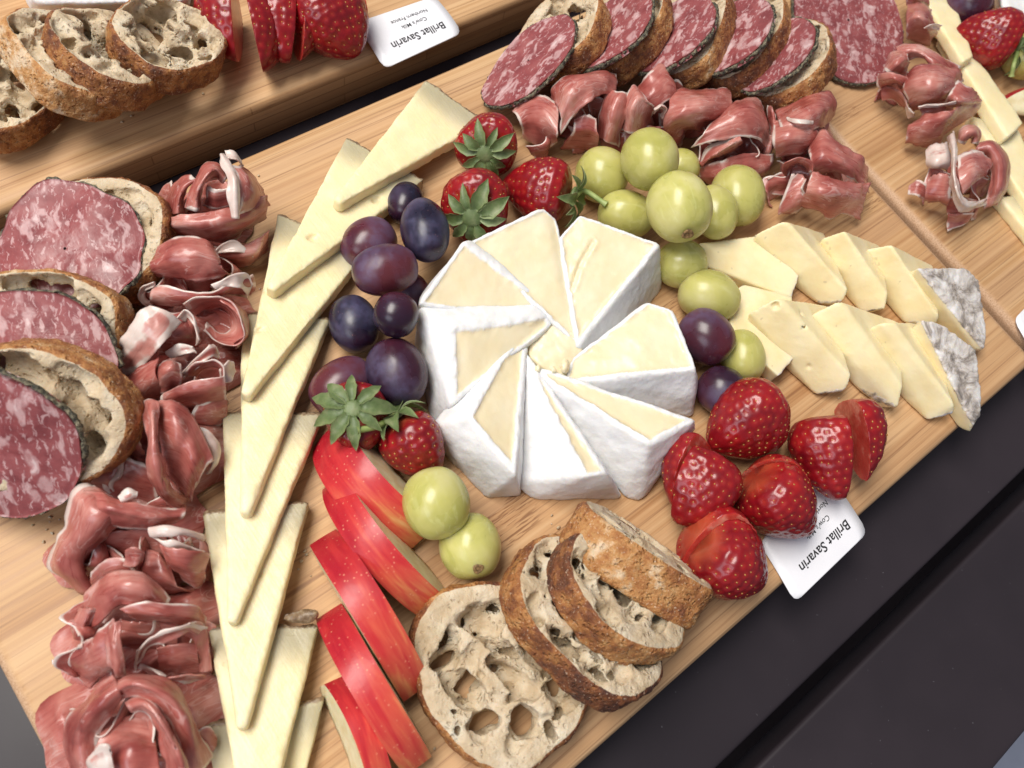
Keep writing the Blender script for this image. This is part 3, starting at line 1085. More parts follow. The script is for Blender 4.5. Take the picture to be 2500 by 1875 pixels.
# ------------------------------------------------------------------ builders: bread
def bread(name, p1, p2, width, thick, tilt, seed, label, tone=0.5, big=(), h=0.0008, group='sourdough slices on the boards', nb=46, flat=0.25, lift=0.0, tone_dir=(0, 0), bend=0.0, shallow=20):
    """p1, p2 = ends of the long axis (world), width and thick in metres. big = [(x, y, rx, ry, rot, depth)] larger holes in units of half axes"""
    rs = np.random.RandomState(seed)
    c, U, Vv, N = slice_frame(p1, p2, tilt)
    c = c + N * lift
    a = np.linalg.norm(np.asarray(p2) - np.asarray(p1)) / 2
    b = width / 2
    t2 = thick / 2
    G_, shp, org = grid_pts(np.array([-a * 1.1, -b * 1.15, -t2 * 1.2]), np.array([a * 1.1, b * 1.15, t2 * 1.2]), h)
    x, y, z = G_.T
    ang = np.arctan2(y / b, x / a)
    yy = np.where(y < 0, y / (1 - flat * 0.35), y)
    e = ((np.abs(x) / a) ** 2.3 + (np.abs(yy) / b) ** 2.3) ** (1 / 2.3)
    ph = rs.rand(4) * 6.28
    lump = 0.03 * np.sin(2 * ang + ph[0]) + 0.025 * np.sin(3 * ang + ph[1]) + 0.018 * np.sin(5 * ang + ph[2]) + 0.010 * np.sin(9 * ang + ph[3])
    outer = (e / (1 + lump) - 1) * (0.75 * min(a, b) + 0.25 * max(a, b))
    slab = np.abs(z) - t2
    k = 900.0
    mx = np.maximum(outer, slab)
    F = mx + np.log(np.exp((outer - mx) * k) + np.exp((slab - mx) * k)) / k
    inner = outer + 0.0020
    wx = vnoise(G_, 170, seed + 40) * 0.0016 + vnoise(G_, 420, seed + 41) * 0.0005
    wy = vnoise(G_, 170, seed + 42) * 0.0016 + vnoise(G_, 420, seed + 43) * 0.0005
    xw, yw = x + wx, y + wy
    def carve(F, cx, cy, cz, rx, ry, rz, rot):
        cr, sr = math.cos(rot), math.sin(rot)
        sel = (np.abs(x - cx) < 1.3 * max(rx, ry)) & (np.abs(y - cy) < 1.3 * max(rx, ry))
        xs, ys, zs = xw[sel] - cx, yw[sel] - cy, z[sel] - cz
        q = np.sqrt(((xs * cr + ys * sr) / rx) ** 2 + ((-xs * sr + ys * cr) / ry) ** 2 + (zs / rz) ** 2) - 1
        q = q * min(rx, ry, rz)
        q = np.maximum(q, inner[sel])
        F[sel] = np.maximum(F[sel], -q)
        return F
    for _ in range(int(nb * 3.2)):
        r = 0.00095 * (1.0 / max(rs.rand(), 0.02)) ** 0.62
        r = min(r, 0.0042)
        aa, rr = rs.rand() * 6.28, math.sqrt(rs.rand()) * 0.86
        el = rs.uniform(1.0, 1.9)
        F = carve(F, math.cos(aa) * rr * a, math.sin(aa) * rr * b, rs.uniform(-1, 1.05) * t2, r * el, r, r * rs.uniform(0.8, 1.3), aa + 1.57 + rs.uniform(-.6, .6))
    for _ in range(shallow):
        r = rs.uniform(0.0020, 0.0056)
        aa, rr = rs.rand() * 6.28, math.sqrt(rs.rand()) * 0.84
        F = carve(F, math.cos(aa) * rr * a, math.sin(aa) * rr * b, t2 + 0.0004, r * rs.uniform(1.0, 1.6), r * rs.uniform(0.6, 0.9), r * rs.uniform(0.55, 1.0), aa + 1.57 + rs.uniform(-.7, .7))
    for (hx, hy, rx, ry, rot, dep) in big:
        F = carve(F, hx * a, hy * b, t2 - 0.0004, rx, ry, dep, math.radians(rot))
    V, Q = surface_nets(F.reshape(shp), org, h)
    ev = ((np.abs(V[:, 0]) / a) ** 2.3 + (np.abs(np.where(V[:, 1] < 0, V[:, 1] / (1 - flat * 0.35), V[:, 1])) / b) ** 2.3) ** (1 / 2.3)
    an = np.arctan2(V[:, 1] / b, V[:, 0] / a)
    lv = 0.03 * np.sin(2 * an + ph[0]) + 0.025 * np.sin(3 * an + ph[1]) + 0.018 * np.sin(5 * an + ph[2]) + 0.010 * np.sin(9 * an + ph[3])
    ov = (ev / (1 + lv) - 1) * (0.75 * min(a, b) + 0.25 * max(a, b))
    crust = smooth(-0.0021, -0.0007, ov)
    rad = np.stack([V[:, 0] / a, V[:, 1] / b, 0 * V[:, 0]], 1)
    rad /= np.linalg.norm(rad, axis=1)[:, None] + 1e-9
    V = V + rad * (crust * (0.0007 * fbm(V, 160, 3, seed) + 0.0005 * fbm(V, 600, 2, seed + 3)))[:, None]
    V = V + (1 - crust)[:, None] * 0.00045 * np.stack([fbm(V, 420, 2, seed + 5), fbm(V, 420, 2, seed + 6), fbm(V, 420, 2, seed + 7)], 1)
    tn = tone + 0.30 * fbm(V, 45, 3, seed + 9) + 0.22 * (tone_dir[0] * V[:, 0] / a + tone_dir[1] * V[:, 1] / b)
    V[:, 2] += bend * (V[:, 0] / a) ** 2
    o = link('bread_slice', mesh_np('bread_slice', V, Q, {'crust': crust, 'tone': np.clip(tn, 0, 1)}), None, MAT['bread'])
    o.matrix_world = frame_matrix(c, U, Vv, N)
    return tag(o, label, 'bread', group)


# ------------------------------------------------------------------ builders: salami
def salami(p1, p2, width, tilt, seed, label, thick=0.0026, bend=(0, 0), wave=0.0012, lift=0.0, notch=0.02, group='salami slices on the boards'):
    rs = np.random.RandomState(seed)
    c, U, Vv, N = slice_frame(p1, p2, tilt)
    c = c + N * lift
    a = np.linalg.norm(np.asarray(p2) - np.asarray(p1)) / 2
    b = width / 2
    nt, nr = 120, 26
    th = np.linspace(0, 2 * np.pi, nt, endpoint=False)
    ph = rs.rand(6) * 6.28
    rad = 1 + notch * (np.sin(2 * th + ph[0]) + 0.8 * np.sin(3 * th + ph[1]) + 0.6 * np.sin(5 * th + ph[2]) + 0.35 * np.sin(11 * th + ph[3]))
    def surf(rr, tq, rq):
        x, y = rr * rq * np.cos(tq) * a, rr * rq * np.sin(tq) * b
        P = np.stack([x, y, 0 * x], -1).reshape(-1, 3)
        z = bend[0] * (P[:, 0] / a) ** 2 + bend[1] * (P[:, 1] / b) ** 2 + wave * fbm(P, 38, 2, seed) * 1.5 + 0.00018 * fbm(P, 420, 2, seed)
        return P, z
    rr = np.linspace(0.02, 1, nr)
    T, Rr = np.meshgrid(th, rr, indexing='ij')
    P, z = surf(Rr, T, np.tile(rad[:, None], (1, nr)))
    top = P.copy()
    top[:, 2] = z + thick / 2
    bot = P.copy()
    bot[:, 2] = z - thick / 2
    F = grid_faces(nt, nr, True)
    n = len(P)
    side = np.array([(i * nr + nr - 1, ((i + 1) % nt) * nr + nr - 1, ((i + 1) % nt) * nr + nr - 1 + n, i * nr + nr - 1 + n) for i in range(nt)])
    cap = [(i * nr, ((i + 1) % nt) * nr) for i in range(nt)]
    V = np.concatenate([top, bot, [top[::nr].mean(0)], [bot[::nr].mean(0)]])
    capf = np.array([(2 * n, x1, x0, x0) for x0, x1 in cap])
    me = mesh_np('salami_slice', V, np.concatenate([F[:, ::-1], F + n, side]))
    o = link('salami_slice', me, None, MAT['salami'])
    o.matrix_world = frame_matrix(c, U, Vv, N)
    tag(o, label, 'salami', group)
    # peppered edge, a lumpy ring round the slice
    nt2, nc = 260, 8
    t2 = np.linspace(0, 2 * np.pi, nt2, endpoint=False)
    rad2 = 1 + notch * (np.sin(2 * t2 + ph[0]) + 0.8 * np.sin(3 * t2 + ph[1]) + 0.6 * np.sin(5 * t2 + ph[2]) + 0.35 * np.sin(11 * t2 + ph[3]))
    P2, z2 = surf(np.ones(nt2), t2, rad2)
    P2[:, 2] = z2
    out = np.stack([np.cos(t2) * b, np.sin(t2) * a, 0 * t2], 1)
    out /= np.linalg.norm(out, axis=1)[:, None]
    RV = []
    for j in range(nc):
        aa = 2 * np.pi * j / nc
        q = P2 + out * (0.0006 * math.cos(aa)) + np.array([0, 0, 1]) * (thick * 0.40 * math.sin(aa))
        q = q + out * (0.0007 * vnoise(q, 700, seed) + 0.0006 * vnoise(q, 260, seed + 8))[:, None] + np.array([0, 0, 1]) * (0.0005 * vnoise(q, 1100, seed + 2))[:, None]
        RV.append(q)
    RV = np.stack(RV, 1).reshape(-1, 3)
    I, J = np.meshgrid(np.arange(nt2), np.arange(nc), indexing='ij')
    I, J = I.ravel(), J.ravel()
    RF = np.stack([I * nc + J, ((I + 1) % nt2) * nc + J, ((I + 1) % nt2) * nc + (J + 1) % nc, I * nc + (J + 1) % nc], 1)
    link('pepper_crust', mesh_np('pepper_crust', RV, RF), o, MAT['pepper'])
    return o


# ------------------------------------------------------------------ builders: prosciutto
class Ham:
    """one folded prosciutto piece: lofted sheets and a crumpled underlay gathered in one mesh"""
    def __init__(self, seed=0):
        self.V, self.F, self.fat, self.uv, self.n, self.seed, self.k = [], [], [], [], 0, seed, 0

    def sheet(self, curves, fa=None, fb=None, fe=None, nu=52, nv=24, ripple=0.0005, thick=0.0007, crease=1.0, base=0.0, edge=0.05, fw=0.13):
        """curves: polylines from one long edge to the other; fa / fb = fat along the first / last edge, fe = fat at the ends, base = overall fattiness"""
        self.k += 1
        sd = self.seed * 101 + self.k * 7
        C = np.stack([catmull(c, nu) for c in curves], 1)          # nu, m, 3
        S = np.stack([catmull(C[i], nv) for i in range(nu)], 0)    # nu, nv, 3
        # uneven edges
        rs = np.random.RandomState(sd)
        uu = np.linspace(0, 1, nu)
        for side, j0, j1 in ((0, 0, 1), (1, -1, -2)):
            P = np.stack([uu * 0.08, 0 * uu + side, 0 * uu + sd], 1)
            w = edge * fbm(P, 160, 3, sd + side)
            d = S[:, j1] - S[:, j0]
            S[:, j0] += d * (w * nv)[:, None] * 0.5
        def normals(S):
            du, dv = np.gradient(S, axis=0), np.gradient(S, axis=1)
            N = np.cross(du, dv)
            return N / (np.linalg.norm(N, axis=2, keepdims=True) + 1e-12)
        N = normals(S)
        P = S.reshape(-1, 3)
        S = S + N * (ripple * (fbm(P, 90, 2, sd) * 1.6 + 0.7 * fbm(P * np.array([1, 1, 1]), 260, 2, sd + 3))).reshape(nu, nv)[..., None]
        lu0 = np.concatenate([[0], np.cumsum(np.linalg.norm(np.diff(S.mean(1), axis=0), axis=1))])
        lv0 = np.concatenate([[0], np.cumsum(np.linalg.norm(np.diff(S.mean(0), axis=0), axis=1))])
        A0, B0 = np.meshgrid(lu0, lv0, indexing='ij')
        wr = np.stack([A0.ravel() * 30 + sd, B0.ravel() * 170, 0 * A0.ravel() + sd * 0.37], 1)
        wr2 = np.stack([A0.ravel() * 22 + sd, B0.ravel() * 85, 0 * A0.ravel() + sd * 0.61], 1)
        vfrac = (B0 / max(lv0[-1], 1e-6)).ravel()
        ruf = np.abs(2 * vfrac - 1) ** 2.5
        er = np.stack([A0.ravel() * 115, np.round(vfrac) * 9.0 + sd, 0 * vfrac], 1)
        dsp = 0.0008 * vnoise(wr2, 1.0, sd + 2) + 0.00045 * vnoise(wr, 1.0, sd) + 0.0002 * vnoise(wr, 2.3, sd + 1) + ruf * (0.0013 * vnoise(er, 1.0, sd + 3) + 0.0006 * vnoise(er, 2.4, sd + 4))
        S = S + normals(S) * (crease * dsp).reshape(nu, nv)[..., None]
        # ragged short ends
        for i0, i1 in ((0, 1), (-1, -2)):
            vq = np.stack([lv0 * 200, 0 * lv0 + sd, 0 * lv0 + i0], 1)
            S[i0] += (S[i0] - S[i1]) * (1.1 * vnoise(vq, 1.0, sd + 5))[:, None]
        N = normals(S)
        lu = np.concatenate([[0], np.cumsum(np.linalg.norm(np.diff(S.mean(1), axis=0), axis=1))])
        lv = np.concatenate([[0], np.cumsum(np.linalg.norm(np.diff(S.mean(0), axis=0), axis=1))])
        Ug, Vg = np.meshgrid(lu, lv, indexing='ij')
        v = np.linspace(0, 1, nv)[None, :] * np.ones((nu, 1))
        u = np.linspace(0, 1, nu)[:, None] * np.ones((1, nv))
        thin = lambda d, w: 0.62 * smooth(w, 0.2 * w, d)
        tl = 0.0024
        e_a, e_b, e_u, e_w = Vg, lv[-1] - Vg, Ug, lu[-1] - Ug
        thin_rim = np.maximum.reduce([thin(e_a, tl) if fa is None else 0 * e_a, thin(e_b, tl) if fb is None else 0 * e_a, thin(e_u, tl) if fe is None else 0 * e_a, thin(e_w, tl) if fe is None else 0 * e_a])
        thin_rim = thin_rim * (0.25 + 0.85 * smooth(-0.25, 0.35, vnoise(S.reshape(-1, 3), 110, sd + 9)).reshape(nu, nv))
        fa, fb, fe = fa or 0, fb or 0, fe or 0
        fat = np.maximum.reduce([thin_rim, fa * smooth(2 * fw, 0.25 * fw, v), fb * smooth(1 - 2 * fw, 1 - 0.25 * fw, v), fe * smooth(0.16, 0.02, u), fe * smooth(0.84, 0.98, u)])
        fat = np.clip(fat + base, 0, 1)
        tk = thick * (1 - 0.55 * np.maximum(smooth(0.08, 0, v), smooth(0.92, 1, v)))[..., None]
        A, B = S + N * tk / 2, S - N * tk / 2
        n = nu * nv
        Vv = np.concatenate([A.reshape(-1, 3), B.reshape(-1, 3)])
        F = grid_faces(nu, nv)
        bnd = [i * nv for i in range(nu)] + [(nu - 1) * nv + j for j in range(1, nv)] + [i * nv + nv - 1 for i in range(nu - 2, -1, -1)] + [j for j in range(nv - 2, 0, -1)]
        m = len(bnd)
        rim = np.array([(bnd[(q + 1) % m], bnd[q], bnd[q] + n, bnd[(q + 1) % m] + n) for q in range(m)])
        FF = np.concatenate([F, F[:, ::-1] + n, rim]) + self.n
        off = np.array([self.k * 1.37, self.seed * 0.77])
        uv = np.stack([Ug.ravel() * 10, Vg.ravel() * 10], 1) + off
        self.V.append(Vv)
        self.F.append(FF)
        self.fat.append(np.concatenate([fat.ravel()] * 2))
        self.uv.append(np.concatenate([uv, uv]))
        self.n += len(Vv)
        return self

    def ruffle(self, c, ang, L, h, waves=2.0, amp=0.004, lean=0.5, seed=0, **kw):
        """a thin wavy ribbon standing on edge: c = world foot, ang = direction of its run (radians)"""
        rs = np.random.RandomState(self.seed * 57 + seed)
        d = np.array([math.cos(ang), math.sin(ang), 0.0])
        n = np.array([-d[1], d[0], 0.0])
        ph = rs.rand() * 6.28
        m = int(waves * 4) + 3
        cur = []
        for q, (zz, off, am) in enumerate(((0.0006, -0.15, 0.7), (0.45 * h, 0.05, 0.9), (0.85 * h, lean * 0.5, 1.15), (h * 0.98, lean, 1.35))):
            row = []
            for k in range(m):
                s_ = k / (m - 1)
                fade = 0.55 + 0.45 * math.sin(math.pi * s_)
                row.append(np.array(c) * np.array([1, 1, 0]) + d * L * (s_ - 0.5) + n * (amp * am * math.sin(6.283 * waves * s_ + ph) + off * 0.010 + rs.uniform(-.0007, .0007))
                           + ZUP * (zz * fade * rs.uniform(0.92, 1.08)))
            cur.append(row)
        kw.setdefault('fb', 0.8)
        kw.setdefault('fw', 0.06)
        return self.sheet(cur, nu=64, **kw)

    def mound(self, c, ra, rb, h, ang=0.0, folds=5, fat=0.1, freq=75, amp=0.7, nu=70, nv=26, z0=0.0):
        """crumpled underlay: a low heap of folds round world point c (half axes ra, rb along ang, height h)"""
        self.k += 1
        sd = self.seed * 101 + self.k * 7
        th = np.linspace(0, 2 * np.pi, nu, endpoint=False)
        rr = np.linspace(0.02, 1, nv)
        T, Rr = np.meshgrid(th, rr, indexing='ij')
        ca, sa = math.cos(ang), math.sin(ang)
        wob = 1 + 0.10 * np.sin(2 * T + sd) + 0.08 * np.sin(5 * T + sd * 2) + 0.05 * np.sin(9 * T + sd * 3)
        x, y = Rr * wob * np.cos(T) * ra, Rr * wob * np.sin(T) * rb
        P = np.stack([c[0] + x * ca - y * sa, c[1] + x * sa + y * ca, 0 * x + sd], -1).reshape(-1, 3)
        Wp = P + 0.006 * np.stack([fbm(P, 60, 2, sd), fbm(P, 60, 2, sd + 1), 0 * P[:, 0]], 1)
        rid = 1 - np.abs(fbm(Wp, freq, 2, sd + 2)) * 2.4
        z = h * (1 - Rr.ravel() ** 2.4) * (1 - amp * 0.5 + amp * 0.5 * rid) + 0.0010
        P[:, 2] = z0 + np.maximum(z, 0.0004)
        P[:, :2] = c[:2] + (P[:, :2] - c[:2]) * 0.72
        fatv = np.clip(fat + 0.5 * smooth(0.82, 0.98, rid) * 0.6, 0, 1)
        self.V.append(P)
        self.F.append(grid_faces(nu, nv, True)[:, ::-1] + self.n)
        self.fat.append(fatv)
        self.uv.append(P[:, :2] * 10)
        self.n += len(P)
        return self

    def build(self, label, group='folded prosciutto pieces', name='prosciutto_slice'):
        V = np.concatenate(self.V)
        c = np.array([V[:, 0].mean(), V[:, 1].mean(), max(0.0, V[:, 2].min())])
        V[:, 2] = np.maximum(V[:, 2], 0.0003)
        me = mesh_np(name, V - c, np.concatenate(self.F), {'fat': np.concatenate(self.fat)}, np.concatenate(self.uv))
        o = link(name, me, None, MAT['ham'])
        o.location = [float(q) for q in c]
        return tag(o, label, 'prosciutto', group)


# ------------------------------------------------------------------ builders: apple slices
def apple_slice(p1, p2, outw, half_deg, seed, label, R=0.036, cut=0.30, flip=1.0):
    """p1, p2 = world ends of the skin band; outw = direction the skin faces (world, roughly up); half_deg = half the wedge angle"""
    p1, p2 = np.asarray(p1), np.asarray(p2)
    U = unit(p2 - p1)
    O = unit(np.asarray(outw) - U * (np.asarray(outw) @ U))
    W = np.cross(U, O)
    chord = np.linalg.norm(p2 - p1)
    fmax = math.radians(60)
    R = chord / 2 / math.sin(fmax)
    cz = R * math.cos(fmax)
    nu, nv = 44, 12
    f = np.linspace(-fmax, fmax, nu)
    al = math.radians(half_deg)
    vv = np.linspace(-al, al, nv)
    rs = np.random.RandomState(seed)
    # apple profile: a little wider at one shoulder
    prof = R * (1 + 0.05 * np.sin(f * 1.0 + 0.4) + 0.02 * np.cos(3 * f))
    xs, rs_ = prof * np.sin(f), prof * np.cos(f)
    A, B = np.meshgrid(np.arange(nu), np.arange(nv), indexing='ij')
    SX = xs[A]
    hw = R * math.sin(al)
    wv = np.linspace(-1, 1, nv)
    SO = np.sqrt(np.maximum(rs_[A] ** 2 - (hw * wv[B]) ** 2, 0))
    SW = hw * wv[B] * (1 - 0.10 * (f[A] / fmax) ** 4)
    org = (p1 + p2) / 2 - O * cz
    skin = np.stack([SX, SW, SO], -1).reshape(-1, 3)
    core = cut * R
    inner = []
    for i in range(nu):
        ci = min(core * (0.55 + 0.75 * math.exp(-((f[i]) / 0.55) ** 2)), rs_[i] * 0.96)
        inner.append(ci)
    inner = np.array(inner)
    # flesh sides: strips from skin edge to the core cut
    ns = 8
    V = [skin]
    n0 = len(skin)
    F = [grid_faces(nu, nv)]
    mi = [np.zeros(len(F[0]))]
    base = n0
    for sgn, j in ((-1, 0), (1, nv - 1)):
        a = sgn * al
        t = np.linspace(0, 1, ns)
        rr = rs_[:, None] * (1 - t) + inner[:, None] * t
        bul = 0.0
        s0 = np.sqrt(np.maximum(rs_ ** 2 - hw ** 2, 0))
        oo = s0[:, None] * (1 - t) + np.minimum(inner, s0)[:, None] * t
        ww = sgn * hw * (1 - 0.10 * (f[:, None] / fmax) ** 4) * np.ones((1, ns))
        P = np.stack([np.repeat(xs[:, None], ns, 1), ww, oo], -1).reshape(-1, 3)
        P[:, 1] += 0.00025 * fbm(P, 300, 2, seed) * np.tile(smooth(0, 0.2, t), nu)
        V.append(P)
        q = grid_faces(nu, ns)
        F.append((q if sgn > 0 else q[:, ::-1]) + base)
        mi.append(np.ones(len(q)))
        base += len(P)
    # core cut strip
    L0, R0 = n0, n0 + nu * ns
    strip = [(L0 + i * ns + ns - 1, L0 + (i + 1) * ns + ns - 1, R0 + (i + 1) * ns + ns - 1, R0 + i * ns + ns - 1) for i in range(nu - 1)]
    F.append(np.array(strip)[:, ::-1])
    mi.append(np.ones(len(strip)))
    for i in (0, nu - 1):
        F.append(np.array([(L0 + i * ns, L0 + i * ns + ns - 1, R0 + i * ns + ns - 1, R0 + i * ns)]))
        mi.append(np.ones(1))
    V = np.concatenate(V)
    uvv = np.zeros((len(V), 2))
    uvv[:n0, 0] = (A / nu).ravel() + seed * 0.713
    uvv[:n0, 1] = (B / nv).ravel() * (half_deg / 45.0) + seed * 0.377
    root = thing('apple_slice', label, 'apple slice', org, 'red apple slices on the boards')
    root.matrix_world = frame_matrix(org, U, W, O)
    F = np.concatenate(F)
    mi = np.concatenate(mi).astype(int)
    for nm, k, mt in (('skin', 0, 'apple'), ('flesh', 1, 'apple_flesh')):
        Fk = F[mi == k]
        use = np.unique(Fk)
        rm = np.full(len(V), -1)
        rm[use] = np.arange(len(use))
        link(nm, mesh_np(nm, V[use], rm[Fk], {'ripe': np.clip(V[use][:, 0] / (R * 0.8), -1, 1) * flip}, uvv[use]), root, MAT[mt])
    return root


# ------------------------------------------------------------------ builders: name cards
def card(corners, sag, lines, label, text=True):
    """corners: four world points (bottom-left, bottom-right, top-right, top-left of the writing); lines = [(text, u, v, size, bold)]"""
    A, B, Cc, Dd = [np.asarray(p) for p in corners]
    w, hgt = np.linalg.norm(B - A), np.linalg.norm(Dd - A)

    def mp(u, v, off=0.0):
        p = (A * (1 - u) + B * u) * (1 - v) + (Dd * (1 - u) + Cc * u) * v
        p = p + ZUP * sag * (4 * v * (1 - v))
        n = unit(np.cross(B - A, Dd - A))
        if n[2] < 0:
            n = -n
        return p + n * off
    rc = 0.0035
    nu = 10
    bm = bmesh.new()
    # rows of vertices with rounded corners
    rows = []
    vs = [0, 0.012, 0.03, 0.06] + [0.06 + 0.88 * k / 10 for k in range(1, 11)] + [0.97, 0.988, 1.0]
    for v in vs:
        d = min(v, 1 - v) * hgt
        ins = rc - math.sqrt(max(rc * rc - (rc - d) ** 2, 0)) if d < rc else 0
        u0 = ins / w
        rows.append([mp(u0 + (1 - 2 * u0) * k / nu, v) for k in range(nu + 1)])
    R = np.array(rows)
    m, n = R.shape[:2]
    V = np.concatenate([R.reshape(-1, 3), R.reshape(-1, 3) - ZUP * 0.0004])
    F = grid_faces(m, n)
    N = m * n
    bnd = [i * n for i in range(m)] + [(m - 1) * n + j for j in range(1, n)] + [i * n + n - 1 for i in range(m - 2, -1, -1)] + [j for j in range(n - 2, 0, -1)]
    rim = np.array([(bnd[(q + 1) % len(bnd)], bnd[q], bnd[q] + N, bnd[(q + 1) % len(bnd)] + N) for q in range(len(bnd))])
    o = link('name_card', mesh_np('name_card', V - A, np.concatenate([F, F[:, ::-1] + N, rim]), shade=False), None, MAT['card'])
    o.location = [float(x) for x in A]
    tag(o, label, 'card', 'white cheese name cards')
    bm.free()
    for (txt, u, v, size, bold) in lines:
        cu = bpy.data.curves.new('lettering', 'FONT')
        cu.body = txt
        cu.size = 0.01
        cu.align_x = 'CENTER'
        cu.align_y = 'CENTER'
        cu.offset = bold * 1.2
        cu.resolution_u = 3
        to = bpy.data.objects.new('lettering', cu)
        COL.objects.link(to)
        dg = bpy.context.evaluated_depsgraph_get()
        me = bpy.data.meshes.new_from_object(to.evaluated_get(dg))
        bpy.data.objects.remove(to)
        co = np.zeros(len(me.vertices) * 3, np.float32)
        me.vertices.foreach_get('co', co)
        co = co.reshape(-1, 3)
        co = co * (size * w / (co[:, 0].max() - co[:, 0].min()))
        P = np.array([mp(u + x / w, v + y / hgt, 0.00012) for x, y, _ in co]) - A
        me.vertices.foreach_set('co', P.astype(np.float32).ravel())
        me.update()
        link('lettering', me, o, MAT['ink'])
    return o

# ------------------------------------------------------------------ soft white cheese pinwheel
cB = crop(700, 450)


def cheese_wedge(top, extra, label, seed, cream=(0, 1, 2), h=0.00085, drop=True, wob=0.0003, crack=None):
    tp = [cB(*p) for p in top]
    P = list(tp) + [cB(*p) for p in extra]
    cen = np.mean(tp, 0)
    if drop:
        for p in tp:
            q = p * 0.90 + cen * 0.10
            P.append(np.array([q[0], q[1], 0.0003]))
    P = np.array(P)
    n0 = unit(np.cross(tp[cream[1]] - tp[cream[0]], tp[cream[2]] - tp[cream[0]]))
    if n0[2] < 0:
        n0 = -n0
    V, Q, pl, Dv = solid(P, h, 0.0004, wob, 130, seed, grow=0.0005)
    cos = np.array([n @ n0 for n, d in pl])
    cm = cos > 0.80
    if not cm.any():
        cm[cos.argmax()] = True
    dc = Dv[:, cm].max(1)
    do = Dv[:, ~cm].max(1)
    rind = smooth(-0.0020, -0.0002, do - np.minimum(dc, 0))
    # ragged cut: paste slumps between the rind edges
    wgt = 1 - rind
    nrm = np.stack([n for n, d in pl])[Dv.argmax(1)]
    V = V + nrm * (rind * (0.0007 * fbm(V, 80, 2, seed + 6) + 0.00022 * fbm(V, 420, 2, seed + 7)))[:, None]
    if crack:
        pc = catmull([cB(*p) for p in crack], 40)
        dd = np.sqrt(((V[:, None, :2] - pc[None, :, :2]) ** 2).sum(-1)).min(1)
        wob_ = 1 + 0.9 * fbm(V, 500, 2, seed + 12)
        V = V + n0 * (wgt * (-0.0016 * np.exp(-(dd / (0.0006 * wob_)) ** 2) + 0.0009 * np.exp(-((dd - 0.0016) / 0.0009) ** 2) * np.maximum(0, fbm(V, 420, 3, seed + 13) + 0.3)))[:, None]
    V = V + n0 * (wgt * (-0.0006 + 0.0006 * fbm(V, 55, 2, seed + 4) + 0.0003 * np.maximum(fbm(V, 300, 3, seed + 8), 0)))[:, None]
    lip = np.exp(-((do - dc + 0.0012) / 0.0009) ** 2)
    V = V + n0 * (lip * (0.0002 + 0.0010 * fbm(V, 380, 3, seed + 2)))[:, None]
    c = np.array([P[:, 0].mean(), P[:, 1].mean(), 0.0])
    V[:, 2] = np.maximum(V[:, 2], 0.0002)
    o = link('cheese_wedge', mesh_np('cheese_wedge', V - c, Q, {'rind': rind}), None, MAT['brie'])
    o.location = [float(x) for x in c]
    return tag(o, label, 'soft cheese', 'wedges of the white cheese pinwheel')


cheese_wedge([(960, 306, 24), (716, 648, 22), (1410, 672, 15.5), (1510, 770, 13)], [(1003, 316, 21), (1440, 655, 14), (735, 600, 12)],
             'creamy cheese wedge beside the upright purple grape, its outer corner by two strawberries', 11)
cheese_wedge([(985, 318, 21), (1385, 132, 25), (1560, 860, 14.5), (1470, 725, 14)], [(1452, 190, 22), (1590, 840, 13)],
             'topmost cheese wedge of the pinwheel, pointing up between the strawberries', 12)
cheese_wedge([(1470, 290, 21), (1582, 166, 24), (2014, 330, 25), (1570, 870, 15.5)], [(2022, 560, 0), (1950, 650, 0), (1600, 955, 5)],
             'squared cheese wedge with a cracked face touching the green grapes', 13, crack=[(1655, 310, 23), (1590, 420, 22), (1562, 500, 21), (1535, 575, 20)])
cheese_wedge([(1950, 640, 20), (2080, 678, 23), (2210, 1000, 25), (1505, 1070, 15), (1530, 950, 13.5)], [(2180, 1254, 0), (2212, 1120, 2), (1640, 1135, 4)],
             'smooth cheese wedge next to the near-black grape, white side facing down', 14)
cheese_wedge([(1545, 1118, 15.5), (2194, 1275, 23), (1957, 1403, 25), (1400, 1055, 17), (1355, 990, 15.5)],
             [(2000, 1570, 0), (2196, 1320, 9), (1905, 1705, 0), (1822, 1688, 0), (1560, 1330, 5), (1330, 1040, 9)],
             'cheese wedge with a broad white side, its tip near the two halved strawberries', 15, cream=(0, 1, 2))
cheese_wedge([(1350, 1066, 16), (1728, 1560, 22), (1606, 1580, 23), (1340, 1080, 16.5)],
             [(1290, 905, 13.5), (1335, 1020, 16), (1232, 1606, 3), (1238, 1150, 5), (1330, 1690, 0), (1800, 1690, 0), (1700, 1640, 4)],
             'lowest cheese wedge of the pinwheel, just above the bread', 16, cream=(0, 1, 2), drop=False)
cheese_wedge([(1140, 962, 18), (976, 1255, 23), (1232, 1568, 20), (1290, 900, 13.5), (1300, 800, 13.5)],
             [(788, 1306, 13), (905, 1165, 11), (820, 1410, 0), (990, 1600, 0), (1075, 1690, 0), (1262, 1680, 0), (1228, 1610, 9)],
             'cheese wedge above the pair of green grapes, its rounded rind sagging outwards', 17, drop=False)
cheese_wedge([(880, 758, 24), (1400, 690, 17), (1430, 760, 14.5), (1300, 830, 13.5), (892, 1182, 18)],
             [(718, 670, 20), (1390, 652, 16), (700, 850, 0), (790, 1296, 0), (712, 700, 17), (1200, 900, 4)],
             'cheese wedge against the round purple grape with a tall white outer side', 18, drop=False)
